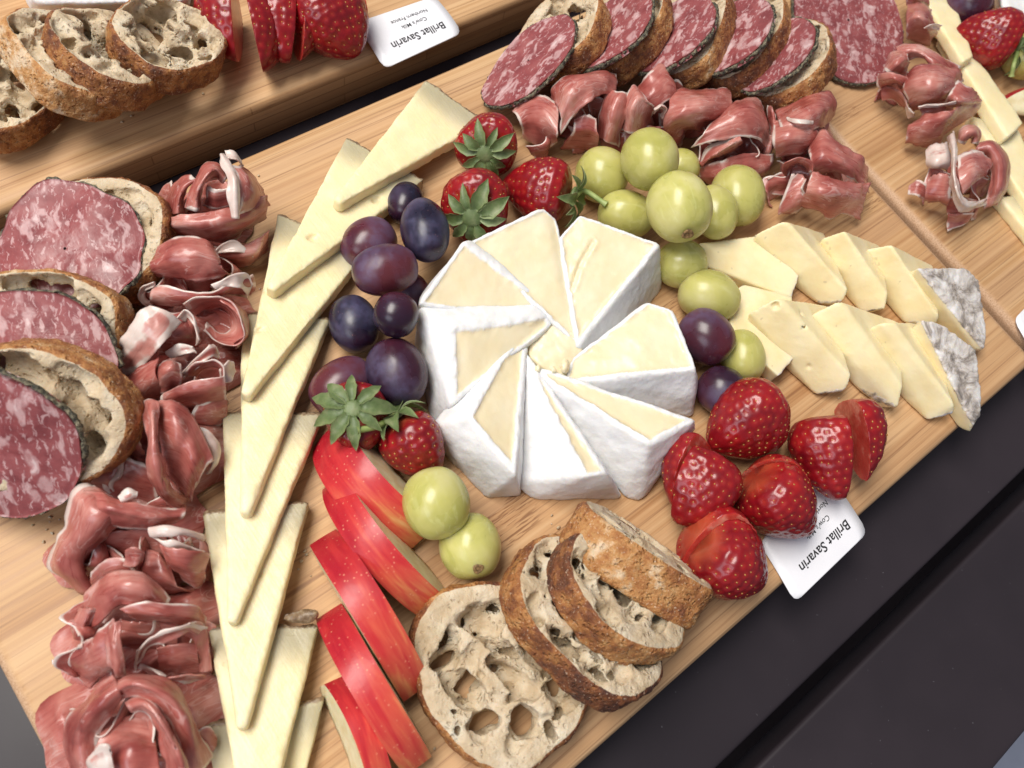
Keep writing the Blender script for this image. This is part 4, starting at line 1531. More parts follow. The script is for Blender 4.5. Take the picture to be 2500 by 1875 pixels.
# crumbly heart of the pinwheel
P = np.array([cB(*p) for p in [(1290, 800, 12), (1370, 760, 14), (1500, 760, 15), (1600, 840, 14), (1590, 960, 14), (1500, 1040, 14), (1380, 1000, 13), (1310, 930, 12.5), (1300, 880, 1), (1560, 1000, 1), (1480, 780, 1)]])
V, Q, pl, Dv = solid(P, 0.0006, 0.0006, 0.0010, 150, 31, grow=0.0004)
c = np.array([P[:, 0].mean(), P[:, 1].mean(), 0])
o = link('cheese_crumb', mesh_np('cheese_crumb', V - c, Q, {'rind': np.zeros(len(V))}), None, MAT['brie'])
o.location = [float(x) for x in c]
tag(o, 'crumbly heap of cheese paste at the middle of the pinwheel', 'soft cheese')
for k, (x, y, z, s) in enumerate([(1505, 985, 17.5, 70), (1440, 1010, 17, 50), (1360, 1000, 16.5, 45)]):
    P = np.array([cB(x + dx, y + dy, z + dz) for dx, dy, dz in [(-s * .5, s * .6, -3), (s * .4, s * .5, -3), (-s * .3, -s * .9, 1), (s * .35, -s * .7, 0), (0, s * .2, 3)]])
    V, Q, pl, Dv = solid(P, 0.0005, 0.0006, 0.0010, 500, 41 + k)
    c = P.mean(0)
    o = link('cheese_crumb', mesh_np('cheese_crumb', V - c, Q, {'rind': np.full(len(V), 0.15)}), None, MAT['brie'])
    o.location = [float(q) for q in c]
    tag(o, ['upright flake of soft cheese at the pinwheel middle', 'small flat flake of cheese left of the upright flake', 'tiny cheese crumb on the tip of the lowest wedge'][k], 'soft cheese')


# ------------------------------------------------------------------ long hard-cheese slices
def hard_slice(A, B, T, za, zb, zt, label, seed, thick=6.5, rind_len=0.022, tipw=10, zlow=None, fn=D, group='long hard cheese slices', holes=()):
    a, b = fn(A[0], A[1], za), fn(B[0], B[1], zb)
    d = np.array([B[0] - A[0], B[1] - A[1]], float)
    d /= np.linalg.norm(d)
    t1 = fn(T[0] - d[0] * tipw, T[1] - d[1] * tipw, zt)
    t2 = fn(T[0] + d[0] * tipw, T[1] + d[1] * tipw, zt)
    n = unit(np.cross(b - a, t1 - a))
    if n[2] < 0:
        n = -n
    top = [a, b, t2, t1]
    P = np.array(top + [p - n * thick / 1000.0 for p in top])
    hl = []
    for (hx, hy, hr) in holes:
        q = fn(hx, hy, 12)
        q = q + ZUP * (((a - q) @ n) / n[2])
        q = fn(hx, hy, q[2] * 1000)
        hl.append((q, np.array([hr, hr * 0.7, hr * 0.55]) / 1000.0))
    V, Q, pl, Dv = solid(P, 0.0009 if not holes else 0.0007, 0.00035, 0.00050, 110, seed, holes=hl)
    e = unit(b - a)
    inward = t1 - a
    inward = unit(inward - e * (inward @ e))
    dist = (V - a) @ inward
    side = np.minimum(np.abs((V - a) @ np.cross(n, unit(t1 - a))), np.abs((V - b) @ np.cross(n, unit(t2 - b))))
    rind = np.clip(1 - dist / rind_len, 0, 1)
    # rough rind end, small nicks along the cut edges
    V = V - inward[None] * (smooth(0.93, 1.0, rind) * 0.0012 * (fbm(V, 420, 3, seed) - 0.2))[:, None]
    nick = smooth(0.45, 0.8, vnoise(V, 520, seed + 3)) * smooth(0.0016, 0.0, side)
    V = V - n * (nick * 0.0006)[:, None]
    V[:, 2] = np.maximum(V[:, 2], 0.0002)
    c = np.array([P[:, 0].mean(), P[:, 1].mean(), 0.0])
    o = link('hard_cheese_slice', mesh_np('hard_cheese_slice', V - c, Q, {'rind': rind}), None, MAT['hard'])
    o.location = [float(x) for x in c]
    return tag(o, label, 'hard cheese', group)


H = [((922, 170), (1052, 262), (729, 432), 'hard cheese triangle at the top of the fan, by the strawberries'),
     ((750, 293), (918, 386), (584, 622), 'second hard cheese slice from the top, running behind the purple grapes'),
     ((602, 456), (790, 545), (530, 850), 'third hard cheese slice from the top with a small nick near its tip'),
     ((522, 672), (713, 684), (529, 1106), 'fourth hard cheese slice from the top, its tip level with the apple'),
     ((480, 885), (697, 890), (501, 1343), 'fifth hard cheese slice from the top, beside the topmost apple slices'),
     ((438, 1103), (667, 1078), (522, 1572), 'sixth hard cheese slice from the top, between ham and long apple slice'),
     ((449, 1350), (689, 1346), (548, 1850), 'hard cheese slice with torn brown rind near the bottom edge'),
     ((438, 1566), (701, 1502), (560, 2050), 'lowest hard cheese slice, mostly hidden at the bottom edge')]
for k, (A, B, T, lab) in enumerate(H):
    last = k == len(H) - 1
    hard_slice(A, B, T, 8.5 if not last else 6.7, 7.5 if not last else 6.7, 19 if not last else 6.7, lab, 60 + k, holes={1: [(815, 430, 2.6), (676, 513, 2.4)], 2: [(560, 712, 1.8)], 5: [(560, 1240, 1.2)]}.get(k, ()))
# torn strip of rind on the seventh slice
P = np.array([D(605, 1342, 10), D(612, 1318, 10), D(684, 1312, 12), D(690, 1330, 13), D(672, 1345, 11), D(615, 1345, 6), D(680, 1340, 6)])
V, Q, pl, Dv = solid(P, 0.0006, 0.0005, 0.0010, 300, 71)
c = P.mean(0)
o = link('rind_piece', mesh_np('rind_piece', V - c, Q, {'rind': np.ones(len(V))}), None, MAT['hard'])
o.location = [float(x) for x in c]
tag(o, 'loose curl of brown rind on the slice by the apples', 'cheese rind')

# ------------------------------------------------------------------ tomme slices
cT = crop(1500, 450)


def tomme(top, label, seed, rind=(), extra=(), lying=None, rindw=0.0016):
    """top: corner points with heights; rind: pairs/quads of indices giving rind faces as point triples"""
    tp = [cT(*p) for p in top]
    cen = np.mean(tp, 0)
    P = list(tp)
    for p in tp:
        if lying is not None:
            P.append(np.array([p[0] * .98 + cen[0] * .02, p[1] * .98 + cen[1] * .02, 0.0003]))
        else:
            P.append(np.array([p[0] * .88 + cen[0] * .12, p[1] * .88 + cen[1] * .12, 0.0003]))
    P = np.array(P)
    V, Q, pl, Dv = solid(P, 0.0007, 0.00022, 0.0003, 150, seed,
                         holes=[(cT(*q[:3]), np.array([q[3]] * 3) / 1000.0) for q in extra])
    r = np.zeros(len(V))
    for (i, j, w) in rind:
        # rind along the vertical face under the top edge i-j, fading over w
        e = unit((tp[j] - tp[i]) * np.array([1, 1, 0]))
        n = np.cross(e, ZUP)
        mid = (tp[i] + tp[j]) / 2
        if n @ (cen - mid) < 0:
            n = -n
        dist = (V - mid) @ n
        if w < 0:       # whole top face is rind
            continue
        r = np.maximum(r, np.clip(1 - (dist + 0.0002) / (w * 6), 0, 1))
    o = None
    return V, Q, r, pl, Dv, P, tp


def tomme_obj(label, V, Q, r, P, seed):
    V = V.copy()
    rough = smooth(0.85, 1.0, r)
    nz = np.stack([fbm(V, 420, 3, seed + 1), fbm(V, 420, 3, seed + 2), fbm(V, 420, 3, seed + 3)], 1)
    V = V + nz * (rough * 0.0007)[:, None]
    V[:, 2] = np.maximum(V[:, 2], 0.0002)
    c = np.array([P[:, 0].mean(), P[:, 1].mean(), 0.0])
    o = link('tomme_slice', mesh_np('tomme_slice', V - c, Q, {'rind': r}), None, MAT['tomme'])
    o.location = [float(x) for x in c]
    return tag(o, label, 'tomme cheese', 'grey-rinded tomme slices')


TM = [
    ([(455, 318, 9), (700, 284, 9), (800, 272, 9), (1000, 490, 9), (958, 612, 9), (500, 440, 9)], True, [(3, 4, .0012)], (), 'tomme slice lying flat beside the green grapes in the upper row'),
    ([(757, 268, 13), (905, 200, 22), (945, 208, 22), (1262, 575, 13), (1240, 630, 9), (1105, 645, 2), (1130, 262, 2)], None, [(4, 5, .0011)], (), 'upper row tomme slice with pointed top, overlapping the flat one'),
    ([(1117, 292, 13), (1240, 252, 22), (1475, 590, 13), (1463, 672, 9), (1338, 692, 2), (1435, 330, 2)], None, [(3, 4, .0011)], (), 'third tomme slice of the upper row'),
    ([(1358, 352, 13), (1492, 325, 22), (1752, 712, 12), (1738, 757, 8), (1572, 748, 2), (1720, 440, 3)], None, [(3, 4, .0011)], [(1520, 425, 19, 1.9)], 'upper row tomme slice with a small hole, next to the rind end'),
    ([(600, 605, 8.5), (700, 540, 8.5), (960, 600, 8.5), (975, 935, 8.5), (885, 1035, 8.5), (640, 820, 8.5)], True, [(3, 4, .0012)], (), 'tomme slice lying flat in the lower row, half under the grapes'),
    ([(727, 692, 13), (862, 620, 22), (915, 622, 22), (1280, 1035, 13), (1255, 1108, 9), (1090, 1136, 2), (1150, 655, 2)], None, [(4, 5, .0011)], [(1015, 695, 18, 1.3), (1015, 770, 17.5, 1.2), (870, 655, 20, 1.5), (1050, 985, 9, 1.0)], 'lower row tomme slice with pinholes, second after the flat one'),
    ([(1057, 705, 13), (1200, 632, 22), (1235, 638, 22), (1556, 1092, 13), (1530, 1208, 8), (1345, 1130, 2), (1540, 745, 2)], None, [(4, 5, .0011)], (), 'middle tomme slice of the lower row'),
    ([(1348, 792, 13), (1440, 748, 21), (1515, 748, 22), (1838, 1192, 12), (1832, 1232, 8), (1692, 1275, 2), (1655, 752, 6)], None, [(4, 5, .0011)], (), 'lower row tomme slice leaning on the rind end'),
]
for k, (top, lying, rind, holes, lab) in enumerate(TM):
    V, Q, r, pl, Dv, P, tp = tomme(top, lab, 80 + k, rind, holes, lying)
    tomme_obj(lab, V, Q, r, P, 80 + k)
for k, (top, ci, lab) in enumerate([
    ([(1578, 482, 14), (1640, 452, 22), (1905, 450, 16), (1972, 522, 14), (2014, 800, 10), (2002, 892, 9), (1946, 892, 7), (1745, 712, 2)], (1, 2, 4), 'tomme end piece with mottled grey rind on the upper row'),
    ([(1636, 742, 17), (1660, 735, 22), (1762, 752, 20), (1952, 885, 16), (1988, 1150, 10), (1978, 1245, 8), (1935, 1300, 8), (1916, 1340, 3), (1770, 1078, 3)], (1, 3, 5), 'tomme end piece with grey rind hanging over the board edge')]):
    V, Q, r, pl, Dv, P, tp = tomme(top, lab, 95 + k)
    n0 = unit(np.cross(tp[ci[1]] - tp[ci[0]], tp[ci[2]] - tp[ci[0]]))
    n0 = n0 if n0[2] > 0 else -n0
    cos = np.array([n @ n0 for n, d in pl])
    cm = cos > 0.80
    dc = Dv[:, cm].max(1)
    do = Dv[:, ~cm].max(1)
    r = np.clip(1 - (do * 0 + np.maximum(0, -dc) - 0.0004) / 0.006, 0, 1)
    tomme_obj(lab, V, Q, r, P, 95 + k)

# ------------------------------------------------------------------ grapes
grape('purple', 877, 440, 50, 40, 100, 'purple grape half hidden behind the upright oval one', z=9)
grape('purple', 918, 497, 80, 53, 82, 'large upright oval purple grape next to the leafy strawberries', z=22, tilt=10)
grape('purple', 797, 528, 66, 56, -38, 'dusky blue-purple grape touching the hard cheese, upper of the cluster')
grape('purple', 832, 583, 76, 56, -12, 'blue-purple grape lying across the middle of the dark cluster', z=23)
grape('purple', 890, 628, 40, 36, 60, 'small near-black grape tucked behind the cheese wedge', z=7)
grape('purple', 765, 700, 68, 53, 74, 'reddish purple grape on the cheese side of the small round grape')
grape('purple', 855, 680, 51, 50, 20, 'small round red-purple grape with a bright highlight', z=24)
grape('purple', 857, 805, 80, 66, 68, 'big wrinkled purple grape above the calyx of the small strawberry', z=14)
grape('purple', 738, 833, 78, 57, -36, 'dark blue grape beside the leafy strawberry at the apple end')
grape('purple', 1525, 728, 67, 58, 45, 'near-black grape lying against the green grapes on the tomme side', z=14)
grape('purple', 1559, 845, 58, 53, 40, 'dusty purple grape with a brown stem scar above the cut strawberry', scar=(1585, 865, 15))
grape('green', 1300, 378, 62, 58, 90, 'green grape behind the strawberry stem', z=11)
grape('green', 1470, 362, 42, 40, 0, 'green grape almost hidden behind the two upper grapes', z=8)
grape('green', 1403, 345, 69, 63, 80, 'topmost pale green grape standing on the others', z=30)
grape('green', 1352, 464, 65, 53, 10, 'green grape just above the topmost cheese wedge')
grape('green', 1545, 458, 64, 48, 75, 'green grape squeezed behind the largest one', z=15)
grape('green', 1593, 423, 70, 58, 80, 'green grape standing alone towards the prosciutto')
grape('green', 1467, 447, 80, 70, 68, 'largest green grape with brown spots and a dark ring scar', z=33, scar=(1486, 506, 13))
grape('green', 1473, 570, 57, 53, 0, 'green grape touching the squared cheese wedge', z=10)
grape('green', 1532, 640, 71, 56, 18, 'green grape between the flat tomme slices and the white cheese')
grape('green', 1604, 769, 62, 48, 75, 'green grape beside the near-black grape')
grape('green', 942, 1087, 82, 73, 70, 'large pale green grape lying against the apple slice', z=18)
grape('green', 1016, 1180, 75, 67, 80, 'green grape with a brown round scar below the large pale one', scar=(1033, 1229, 12))
grape('purple', 2092, 12, 50, 46, 40, 'dark purple grape at the top edge above the far strawberry', group='fruit on the right board')
grape('green', 2212, 122, 50, 44, 60, 'green grape cut by the right edge beside the far strawberry', group='fruit on the right board')


# ------------------------------------------------------------------ strawberries
def view(p):
    return unit(np.asarray(p) - CAM)


def img_dir(x, y, dx, dy, z):
    return unit(D(x + dx, y + dy, z) - D(x, y, z))


c = D(1053, 312, 15)
berry(c, view(c) * 0.9 + img_dir(1053, 312, 3, -10, 15) * 0.5, 0.027, 0.0135, 3, 'whole strawberry with drooping leaves nearest the hard cheese triangle', nleaf=10, leaf=0.0098, lift=0.2)
c = D(1030, 442, 15)
berry(c, view(c) * 0.85 + img_dir(1030, 442, 4, -10, 15) * 0.65, 0.029, 0.0148, 4, 'whole strawberry with wide grey-green leaves by the oval purple grape', nleaf=9, leaf=0.0112, lift=0.25)
c = D(1172, 412, 14)
berry(c, img_dir(1172, 412, -10, -2, 14) + view(c) * 0.35, 0.030, 0.0145, 5, 'glossy strawberry lying on its side with a green stem', nleaf=8, leaf=0.0105,
      stem=[D(1262, 412, 17), D(1310, 442, 17)], lift=0.45)
c = D(770, 900, 15)
berry(c, view(c) * 0.95 + img_dir(770, 900, 3, 6, 15) * 0.25, 0.025, 0.0118, 6, 'small strawberry with a star of pale green leaves facing up', nleaf=9, leaf=0.0112, lift=0.12)
c = D(893, 958, 13)
berry(c, img_dir(893, 958, 6, 9, 13) + view(c) * 0.45, 0.026, 0.0120, 7, 'small strawberry with spread leaves beside the white cheese', nleaf=9, leaf=0.0102,
      stem=[D(815, 920, 24), D(770, 930, 26)], lift=0.25)
c = D(2142, 82, 15)
berry(c, img_dir(2142, 82, -10, -3, 15) + view(c) * 0.2, 0.032, 0.0150, 8, 'bright red strawberry on the board beyond the joint', nleaf=6, leaf=0.0125, lift=0.5,
      stem=[D(2190, 140, 14), D(2185, 165, 10)])

mmv = 0.001
c = D(1618, 905, 15)
cut_berry(c, img_dir(1618, 905, -7, 5, 15) + view(c) * 0.15, 0.034, 0.0158, 21, [(None, None, (0, 0, 0), 0)],
          'cut strawberry under the dusty purple grape, rounded side up', spin=0.7)
c = D(1508, 1042, 14)
cut_berry(c, img_dir(1508, 1042, -4, 8, 14) + view(c) * 0.15, 0.030, 0.0148, 22, [(None, 0.002, (0, 0, 0), 0), (0.0022, None, (0.0004, -0.0005, -0.004), 2)],
          'cut strawberry next to the white cheese, its slices slipped apart', spin=2.2)
c = D(1678, 1078, 14)
cut_berry(c, img_dir(1678, 1078, 7, 7, 14) + view(c) * 0.35, 0.032, 0.0150, 23, [(None, 0.006, (0, 0, 0), 0), (0.0062, None, (0.0004, 0, -0.001), 2)],
          'dark red cut strawberry resting on the name card', spin=1.2)
c = D(1795, 970, 14)
cut_berry(c, img_dir(1795, 970, 1, 9, 14) + view(c) * 0.25, 0.034, 0.0152, 24, [(None, 0.003, (0, 0, 0), 0), (0.0034, None, (0.0032, 0.0010, -0.0050), 8)],
          'glossy cut strawberry with one slice fanned out showing pale flesh', spin=1.9)
c = D(1565, 1203, 15)
cut_berry(c, img_dir(1565, 1203, 7, 5, 15) + view(c) * 0.5, 0.033, 0.0160, 25, [(None, -0.001, (0, 0, 0), 0), (-0.0005, None, (0.0012, 0.0006, -0.0008), 4)],
          'halved strawberry at the board edge with one cut line across it', spin=0.4)
c = D(512, 55, 14)
cut_berry(c, img_dir(512, 55, 0, 9, 14) + view(c) * 0.2, 0.033, 0.0155, 26, [(None, 0.001, (-0.001, 0, -0.003), 0), (0.0015, None, (0.0030, 0.001, 0.003), 10)],
          'cut strawberry nearest the bread on the board behind', spin=1.7)
c = D(617, 45, 14)
cut_berry(c, img_dir(617, 45, 0, 9, 14) + view(c) * 0.2, 0.033, 0.0145, 27, [(None, 0.002, (0, 0, 0), 0), (0.0024, None, (0.0012, 0.001, -0.001), 5)],
          'cut strawberry in the middle of the three at the top', spin=1.4)
c = D(712, 38, 14)
cut_berry(c, img_dir(712, 38, 6, 8, 14) + view(c) * 0.3, 0.034, 0.0170, 28, [(None, 0.008, (0, 0, 0), 0), (0.0084, None, (0.002, 0, -0.002), 5)],
          'dark cut strawberry beside the upper name card', spin=0.8)

# ------------------------------------------------------------------ apple slices
def apple(p1, p2, z, half, lean, seed, label, cut=0.3, flip=1.0):
    a, b = D(*p1, z), D(*p2, z)
    m = (a + b) / 2
    right = unit(np.cross(b - a, ZUP))
    outw = -view(m) + right * lean
    return apple_slice(a, b, outw, half, seed, label, cut=cut, flip=flip)


apple((700, 925), (905, 1165), 5, 17, 0.30, 1, 'apple slice under the small strawberries, red skin up')
apple((712, 1030), (938, 1312), 6, 9.8, 0.20, 2, 'second apple slice from the strawberries, pale flesh on its long side')
apple((692, 1150), (898, 1490), 8, 9.2, -0.05, 3, 'long apple slice in the middle of the fan, flesh end towards the cheese')
apple((704, 1312), (902, 1650), 8, 9.2, 0.05, 4, 'fourth apple slice, ending near the bread corner')
apple((722, 1460), (828, 1760), 7, 9, -0.25, 5, 'lowest apple slice, cut by the bottom edge')
a, b = D(2165, 205, 5), D(2330, 290, 5)
apple_slice(a, b, np.array([0.5, 0.2, 0.5]), 14, 6, 'apple wedge with pale flesh at the right edge')

# ------------------------------------------------------------------ name cards
TXT = [('Brillat Savarin', 0.46, 0.70, 0.66, 0.00012), ("Cow's Milk", 0.42, 0.44, 0.315, 0.00004), ('Northern France', 0.42, 0.27, 0.45, 0.00004)]
card([D(1790, 1022, 0.6), D(1640, 1172, 0.6), D(1718, 1302, 0.6), D(1875, 1150, 0.6)], 0.0005, TXT, 'name card for the cheese under the cut strawberries at the board edge')
card([D(938, -8, 0.8), D(766, 50, 0.8), D(830, 149, 0.8), D(998, 71, 0.8)], 0.0012, TXT, 'name card lying on the board behind at the top')
card([D(2290, 590, 0.8), D(2190, 690, 0.8), D(2250, 800, 0.8), D(2350, 690, 0.8)], 0.0003, [], 'white card corner at the right edge of the picture')

# ------------------------------------------------------------------ bread slices
# front of the middle board
bread('a', D(950, 1292, 8), D(1190, 1632, 8), 0.053, 0.014, 0, 201, 'flat holey sourdough slice nearest the apples, board showing through its holes', tone=0.45,
      big=[(-0.52, 0.22, .0085, .0055, 60, .008), (0.05, 0.10, .0070, .0042, 20, .011), (-0.12, -0.42, .0095, .0052, 10, .009), (0.28, -0.42, .0052, .0036, 70, .03),
           (0.55, -0.05, .0050, .0046, 30, .03), (0.10, 0.55, .0085, .0045, 0, .008), (0.55, 0.50, .0060, .0040, 40, .009), (-0.45, -0.40, .0060, .0024, 80, .03), (0.78, 0.15, .0030, .0024, 0, .010), (-0.2, 0.2, .006, .003, 30, .006), (0.3, 0.15, .006, .0035, 60, .007)], nb=40)
bread('b', D(1125, 1195, 17), D(1385, 1490, 15), 0.046, 0.014, -24, 202, 'sourdough slice with dark lower crust lying on the flat holey one', tone=0.38,
      big=[(-0.1, 0.15, .0075, .0040, 0, .011), (0.45, 0.05, .0120, .0050, 20, .011), (-0.55, 0.1, .0040, .0030, 0, .008), (0.05, 0.60, .0100, .0045, 10, .010)], nb=55, tone_dir=(-.7, 0))
bread('c', D(1212, 1165, 24), D(1455, 1390, 17), 0.046, 0.014, -30, 203, 'sourdough slice with a nearly black crust end, between its neighbours', tone=0.42,
      big=[(-0.05, 0.05, .0140, .0060, 5, .009), (0.55, 0.25, .0080, .0055, 30, .010), (-0.5, 0.3, .0070, .0035, 0, .008)], nb=50, tone_dir=(1.4, 0))
bread('d', D(1228, 1118, 19), D(1515, 1312, 17), 0.036, 0.017, -62, 204, 'sourdough slice standing on edge by the white cheese, floury crust up', tone=0.62,
      big=[(0.1, 0.2, .0100, .0030, 0, .006), (-0.3, 0.4, .0060, .0025, 0, .005)], nb=35, shallow=10, tone_dir=(-.2, 0))
# board behind
BG = 'sourdough slices on the board behind'
bread('e', D(-60, 170, 12), D(110, 262, 8), 0.050, 0.014, -8, 205, 'sourdough slice cut by the left edge on the board behind', tone=0.45, big=[(0.2, 0.1, .009, .005, 0, .010)], group=BG)
bread('f', D(62, 45, 22), D(232, 235, 18), 0.044, 0.014, -34, 206, 'sourdough slice with pale reddish crust, second on the board behind', tone=0.60, big=[(-0.3, 0.1, .011, .005, 0, .010)], group=BG)
bread('g', D(150, 42, 25), D(318, 210, 20), 0.046, 0.014, -30, 207, 'sourdough slice with dark brown crust, third on the board behind', tone=0.30,
      big=[(-0.25, 0.05, .014, .0055, 10, .012), (0.3, -0.1, .010, .004, 0, .008)], group=BG, tone_dir=(.3, 0))
bread('h', D(272, 30, 25), D(446, 166, 17), 0.046, 0.014, -16, 208, 'sourdough slice with one big square hole on the board behind', tone=0.42,
      big=[(-0.55, 0.05, .0080, .0058, 60, .04), (0.15, -0.05, .0120, .0070, 10, .008), (0.80, 0.1, .003, .003, 0, .012), (0.1, 0.5, .004, .003, 0, .008), (0.45, 0.35, .0035, .003, 0, .008)], group=BG)

# left corner: bread and salami overlapped
LG = 'sourdough slices with salami at the left'
bread('i', D(190, 400, 14), D(226, 668, 11), 0.055, 0.014, 14, 209, 'sourdough slice under the uppermost salami at the left', tone=0.40, group=LG)
bread('j', D(40, 590, 25), D(102, 900, 10), 0.064, 0.014, 12, 210, 'sourdough slice between two salami slices at the left', tone=0.52,
      big=[(-0.72, 0.15, .0070, .0040, 80, .008), (-0.62, 0.42, .0075, .0045, 50, .008)], group=LG, tone_dir=(-.5, 0))
bread('k', D(22, 738, 39), D(82, 1060, 14), 0.065, 0.015, 10, 211, 'sourdough slice nearest the viewer at the left, curved golden crust', tone=0.50,
      big=[(-0.60, 0.0, .016, .007, 80, .008), (-0.05, 0.72, .0065, .0035, 20, .009), (0.35, 0.66, .005, .003, 0, .010), (-0.3, 0.55, .007, .004, 30, .008)], group=LG, tone_dir=(-.3, 0))
salami(D(120, 402, 26), D(172, 685, 20), 0.050, 10, 301, 'uppermost salami slice at the left with a wavy peppered edge', bend=(0.0, -0.003), wave=0.0028, notch=0.05)
salami(D(12, 630, 34), D(68, 945, 16), 0.060, 12, 302, 'middle salami slice at the left, tucked between two bread slices', bend=(0, -0.002), wave=0.0015)
salami(D(-48, 788, 49), D(8, 1118, 12), 0.052, 14, 303, 'lowest salami slice at the left, touching the board', bend=(-0.002, -0.003), wave=0.0012)

# top row: bread and salami standing in turn
TG = 'sourdough slices in the top row with salami'
rows = [((1248, -8), (1172, 172), 211, 0.45, 'sourdough slice behind the first peppered salami of the top row'),
        ((1385, -15), (1302, 172), 212, 0.50, 'second sourdough slice of the top row'),
        ((1520, -15), (1440, 190), 213, 0.50, 'third sourdough slice of the top row with a hollow in its crumb'),
        ((1640, -5), (1552, 195), 214, 0.45, 'fourth sourdough slice of the top row'),
        ((1738, 60), (1648, 235), 215, 0.42, 'last sourdough slice of the top row, beside the joint')]
for k, (a, b, sd, tn, lab) in enumerate(rows):
    bread('r', D(*a, 22), D(*b, 14), 0.044, 0.013, 42, sd + 20, lab, tone=tn, group=TG, nb=40, big=[(0.0, 0.3, .010, .005, 0, .010)] if k in (2, 4) else ())
srow = [((1228, 38), (1062, 232), 0.034, 30, 'first salami slice of the top row, leaning out over the board edge'),
        ((1365, -10), (1270, 150), 0.040, 42, 'second salami slice of the top row'),
        ((1500, -5), (1405, 160), 0.040, 42, 'third salami slice of the top row'),
        ((1620, 0), (1530, 165), 0.040, 42, 'fourth salami slice of the top row, shiny and violet'),
        ((1712, 45), (1625, 200), 0.036, 42, 'fifth salami slice of the top row, next to the last bread')]
for k, (a, b, w, tl, lab) in enumerate(srow):
    salami(D(*a, 30), D(*b, 22 if k else 8), w, tl, 311 + k, lab, wave=0.0009, notch=0.02)
salami(D(1832, -75, 2.5), D(1828, 180, 2.5), 0.062, 0, 320, 'round salami slice lying flat on the board beyond the joint', wave=0.0006, notch=0.012)

# ------------------------------------------------------------------ cheese and white rinds on the other boards
c3 = crop(1500, 0)


def fc3(x, y, z):
    return c3(x, y, z)


RG = 'hard cheese slices on the right board'
for k, (pts, lab) in enumerate([
    ([(1640, -60, 9), (1800, -90, 9), (1945, 300, 15), (1885, 335, 15)], 'hard cheese slice reaching the top edge on the right board'),
    ([(1770, 180, 8), (1960, 310, 8), (2215, 660, 14), (2125, 742, 14)], 'hard cheese slice below it, pointing at the apple wedge'),
    ([(1930, 620, 7), (2180, 690, 7), (2400, 1150, 12), (2300, 1200, 12)], 'hard cheese slice behind the pale prosciutto'),
    ([(2080, 1060, 6.5), (2330, 1040, 6.5), (2500, 1400, 6.5), (2400, 1450, 6.5)], 'lowest hard cheese slice at the right edge')]):
    tp = [c3(*p) for p in pts]
    n = unit(np.cross(tp[1] - tp[0], tp[2] - tp[0]))
    n = n if n[2] > 0 else -n
    P = np.array(tp + [p - n * 0.0065 for p in tp])
    V, Q, pl, Dv = solid(P, 0.0011, 0.0004, 0.0004, 110, 400 + k)
    V[:, 2] = np.maximum(V[:, 2], 0.0002)
    cc = np.array([P[:, 0].mean(), P[:, 1].mean(), 0])
    o = link('hard_cheese_slice', mesh_np('hard_cheese_slice', V - cc, Q, {'rind': np.clip(1 - np.linalg.norm(V - (tp[0] + tp[1]) / 2, axis=1) / 0.02, 0, 0.7)}), None, MAT['hard'])
    o.location = [float(q) for q in cc]
    tag(o, lab, 'hard cheese', RG)
for pts, lab, sd in (([(2150, -80, 22), (2330, -60, 22), (2330, 60, 20), (2165, 30, 22), (2150, 48, 0), (2330, 90, 0), (2140, -60, 0)], 'white rind of a soft cheese in the upper right corner', 501),
                     ([(30, -90, 20), (400, -120, 20), (405, 4, 22), (75, 6, 22), (60, 26, 0), (410, 22, 0), (30, -60, 0), (420, -100, 0)], 'white rind of a soft cheese at the top above the bread', 502),
                     ([(425, -60, 14), (470, -60, 14), (462, 4, 10), (440, 12, 3), (430, -10, 0), (468, -10, 0)], 'small soft cheese corner at the top edge right of the bread', 503)):
    P = np.array([D(*p) for p in pts])
    V, Q, pl, Dv = solid(P, 0.0012, 0.0012, 0.0006, 150, sd)
    V[:, 2] = np.maximum(V[:, 2], 0.0002)
    cc = np.array([P[:, 0].mean(), P[:, 1].mean(), 0])
    o = link('cheese_wedge', mesh_np('cheese_wedge', V - cc, Q, {'rind': np.ones(len(V))}), None, MAT['brie'])
    o.location = [float(q) for q in cc]
    tag(o, lab, 'soft cheese', 'soft cheese on the other boards')


# ------------------------------------------------------------------ crumbs scattered on the boards and the table
rs = np.random.RandomState(77)
CV, CF, n0 = [], [], 0
bv, bf = sphere_grid(7, 5)
spots = [(1100, 1420, 190, 60), (600, 620, 120, 12), (650, 1200, 60, 14), (1850, 820, 130, 18), (300, 230, 200, 16), (1250, 1120, 60, 10), (120, 1150, 60, 10), (1650, 300, 90, 8), (900, 260, 90, 8), (480, 320, 120, 8)]
for (x, y, sp_, k) in spots:
    for _ in range(k):
        p = D(x + rs.normal() * sp_ * 0.6, y + rs.normal() * sp_ * 0.5, 0)
        if abs(p[1] - 0.15) < 0.016 or p[1] < -0.113 or p[0] < -0.205 or abs(p[0] - 0.1885) < 0.008:
            continue
        s_ = rs.uniform(0.00018, 0.0006) * (1.6 if rs.rand() < 0.12 else 1)
        v = bv * np.array([rs.uniform(.7, 1.4), rs.uniform(.7, 1.2), rs.uniform(.5, .9)]) * s_
        v = v * (1 + 0.35 * vnoise(bv, 1.7, rs.randint(999)))[:, None]
        v[:, 2] -= v[:, 2].min()
        CV.append(v + p + np.array([0, 0, 0.0001]))
        CF.append(bf + n0)
        n0 += len(v)
V = np.concatenate(CV)
tag(link('crumbs', mesh_np('crumbs', V, np.concatenate(CF), {'crust': (rs.rand(len(V)) > .5) * 0.4, 'tone': np.full(len(V), 0.7)}), None, MAT['bread']), 'tiny bread and cheese crumbs scattered over the boards', None, None, 'stuff')

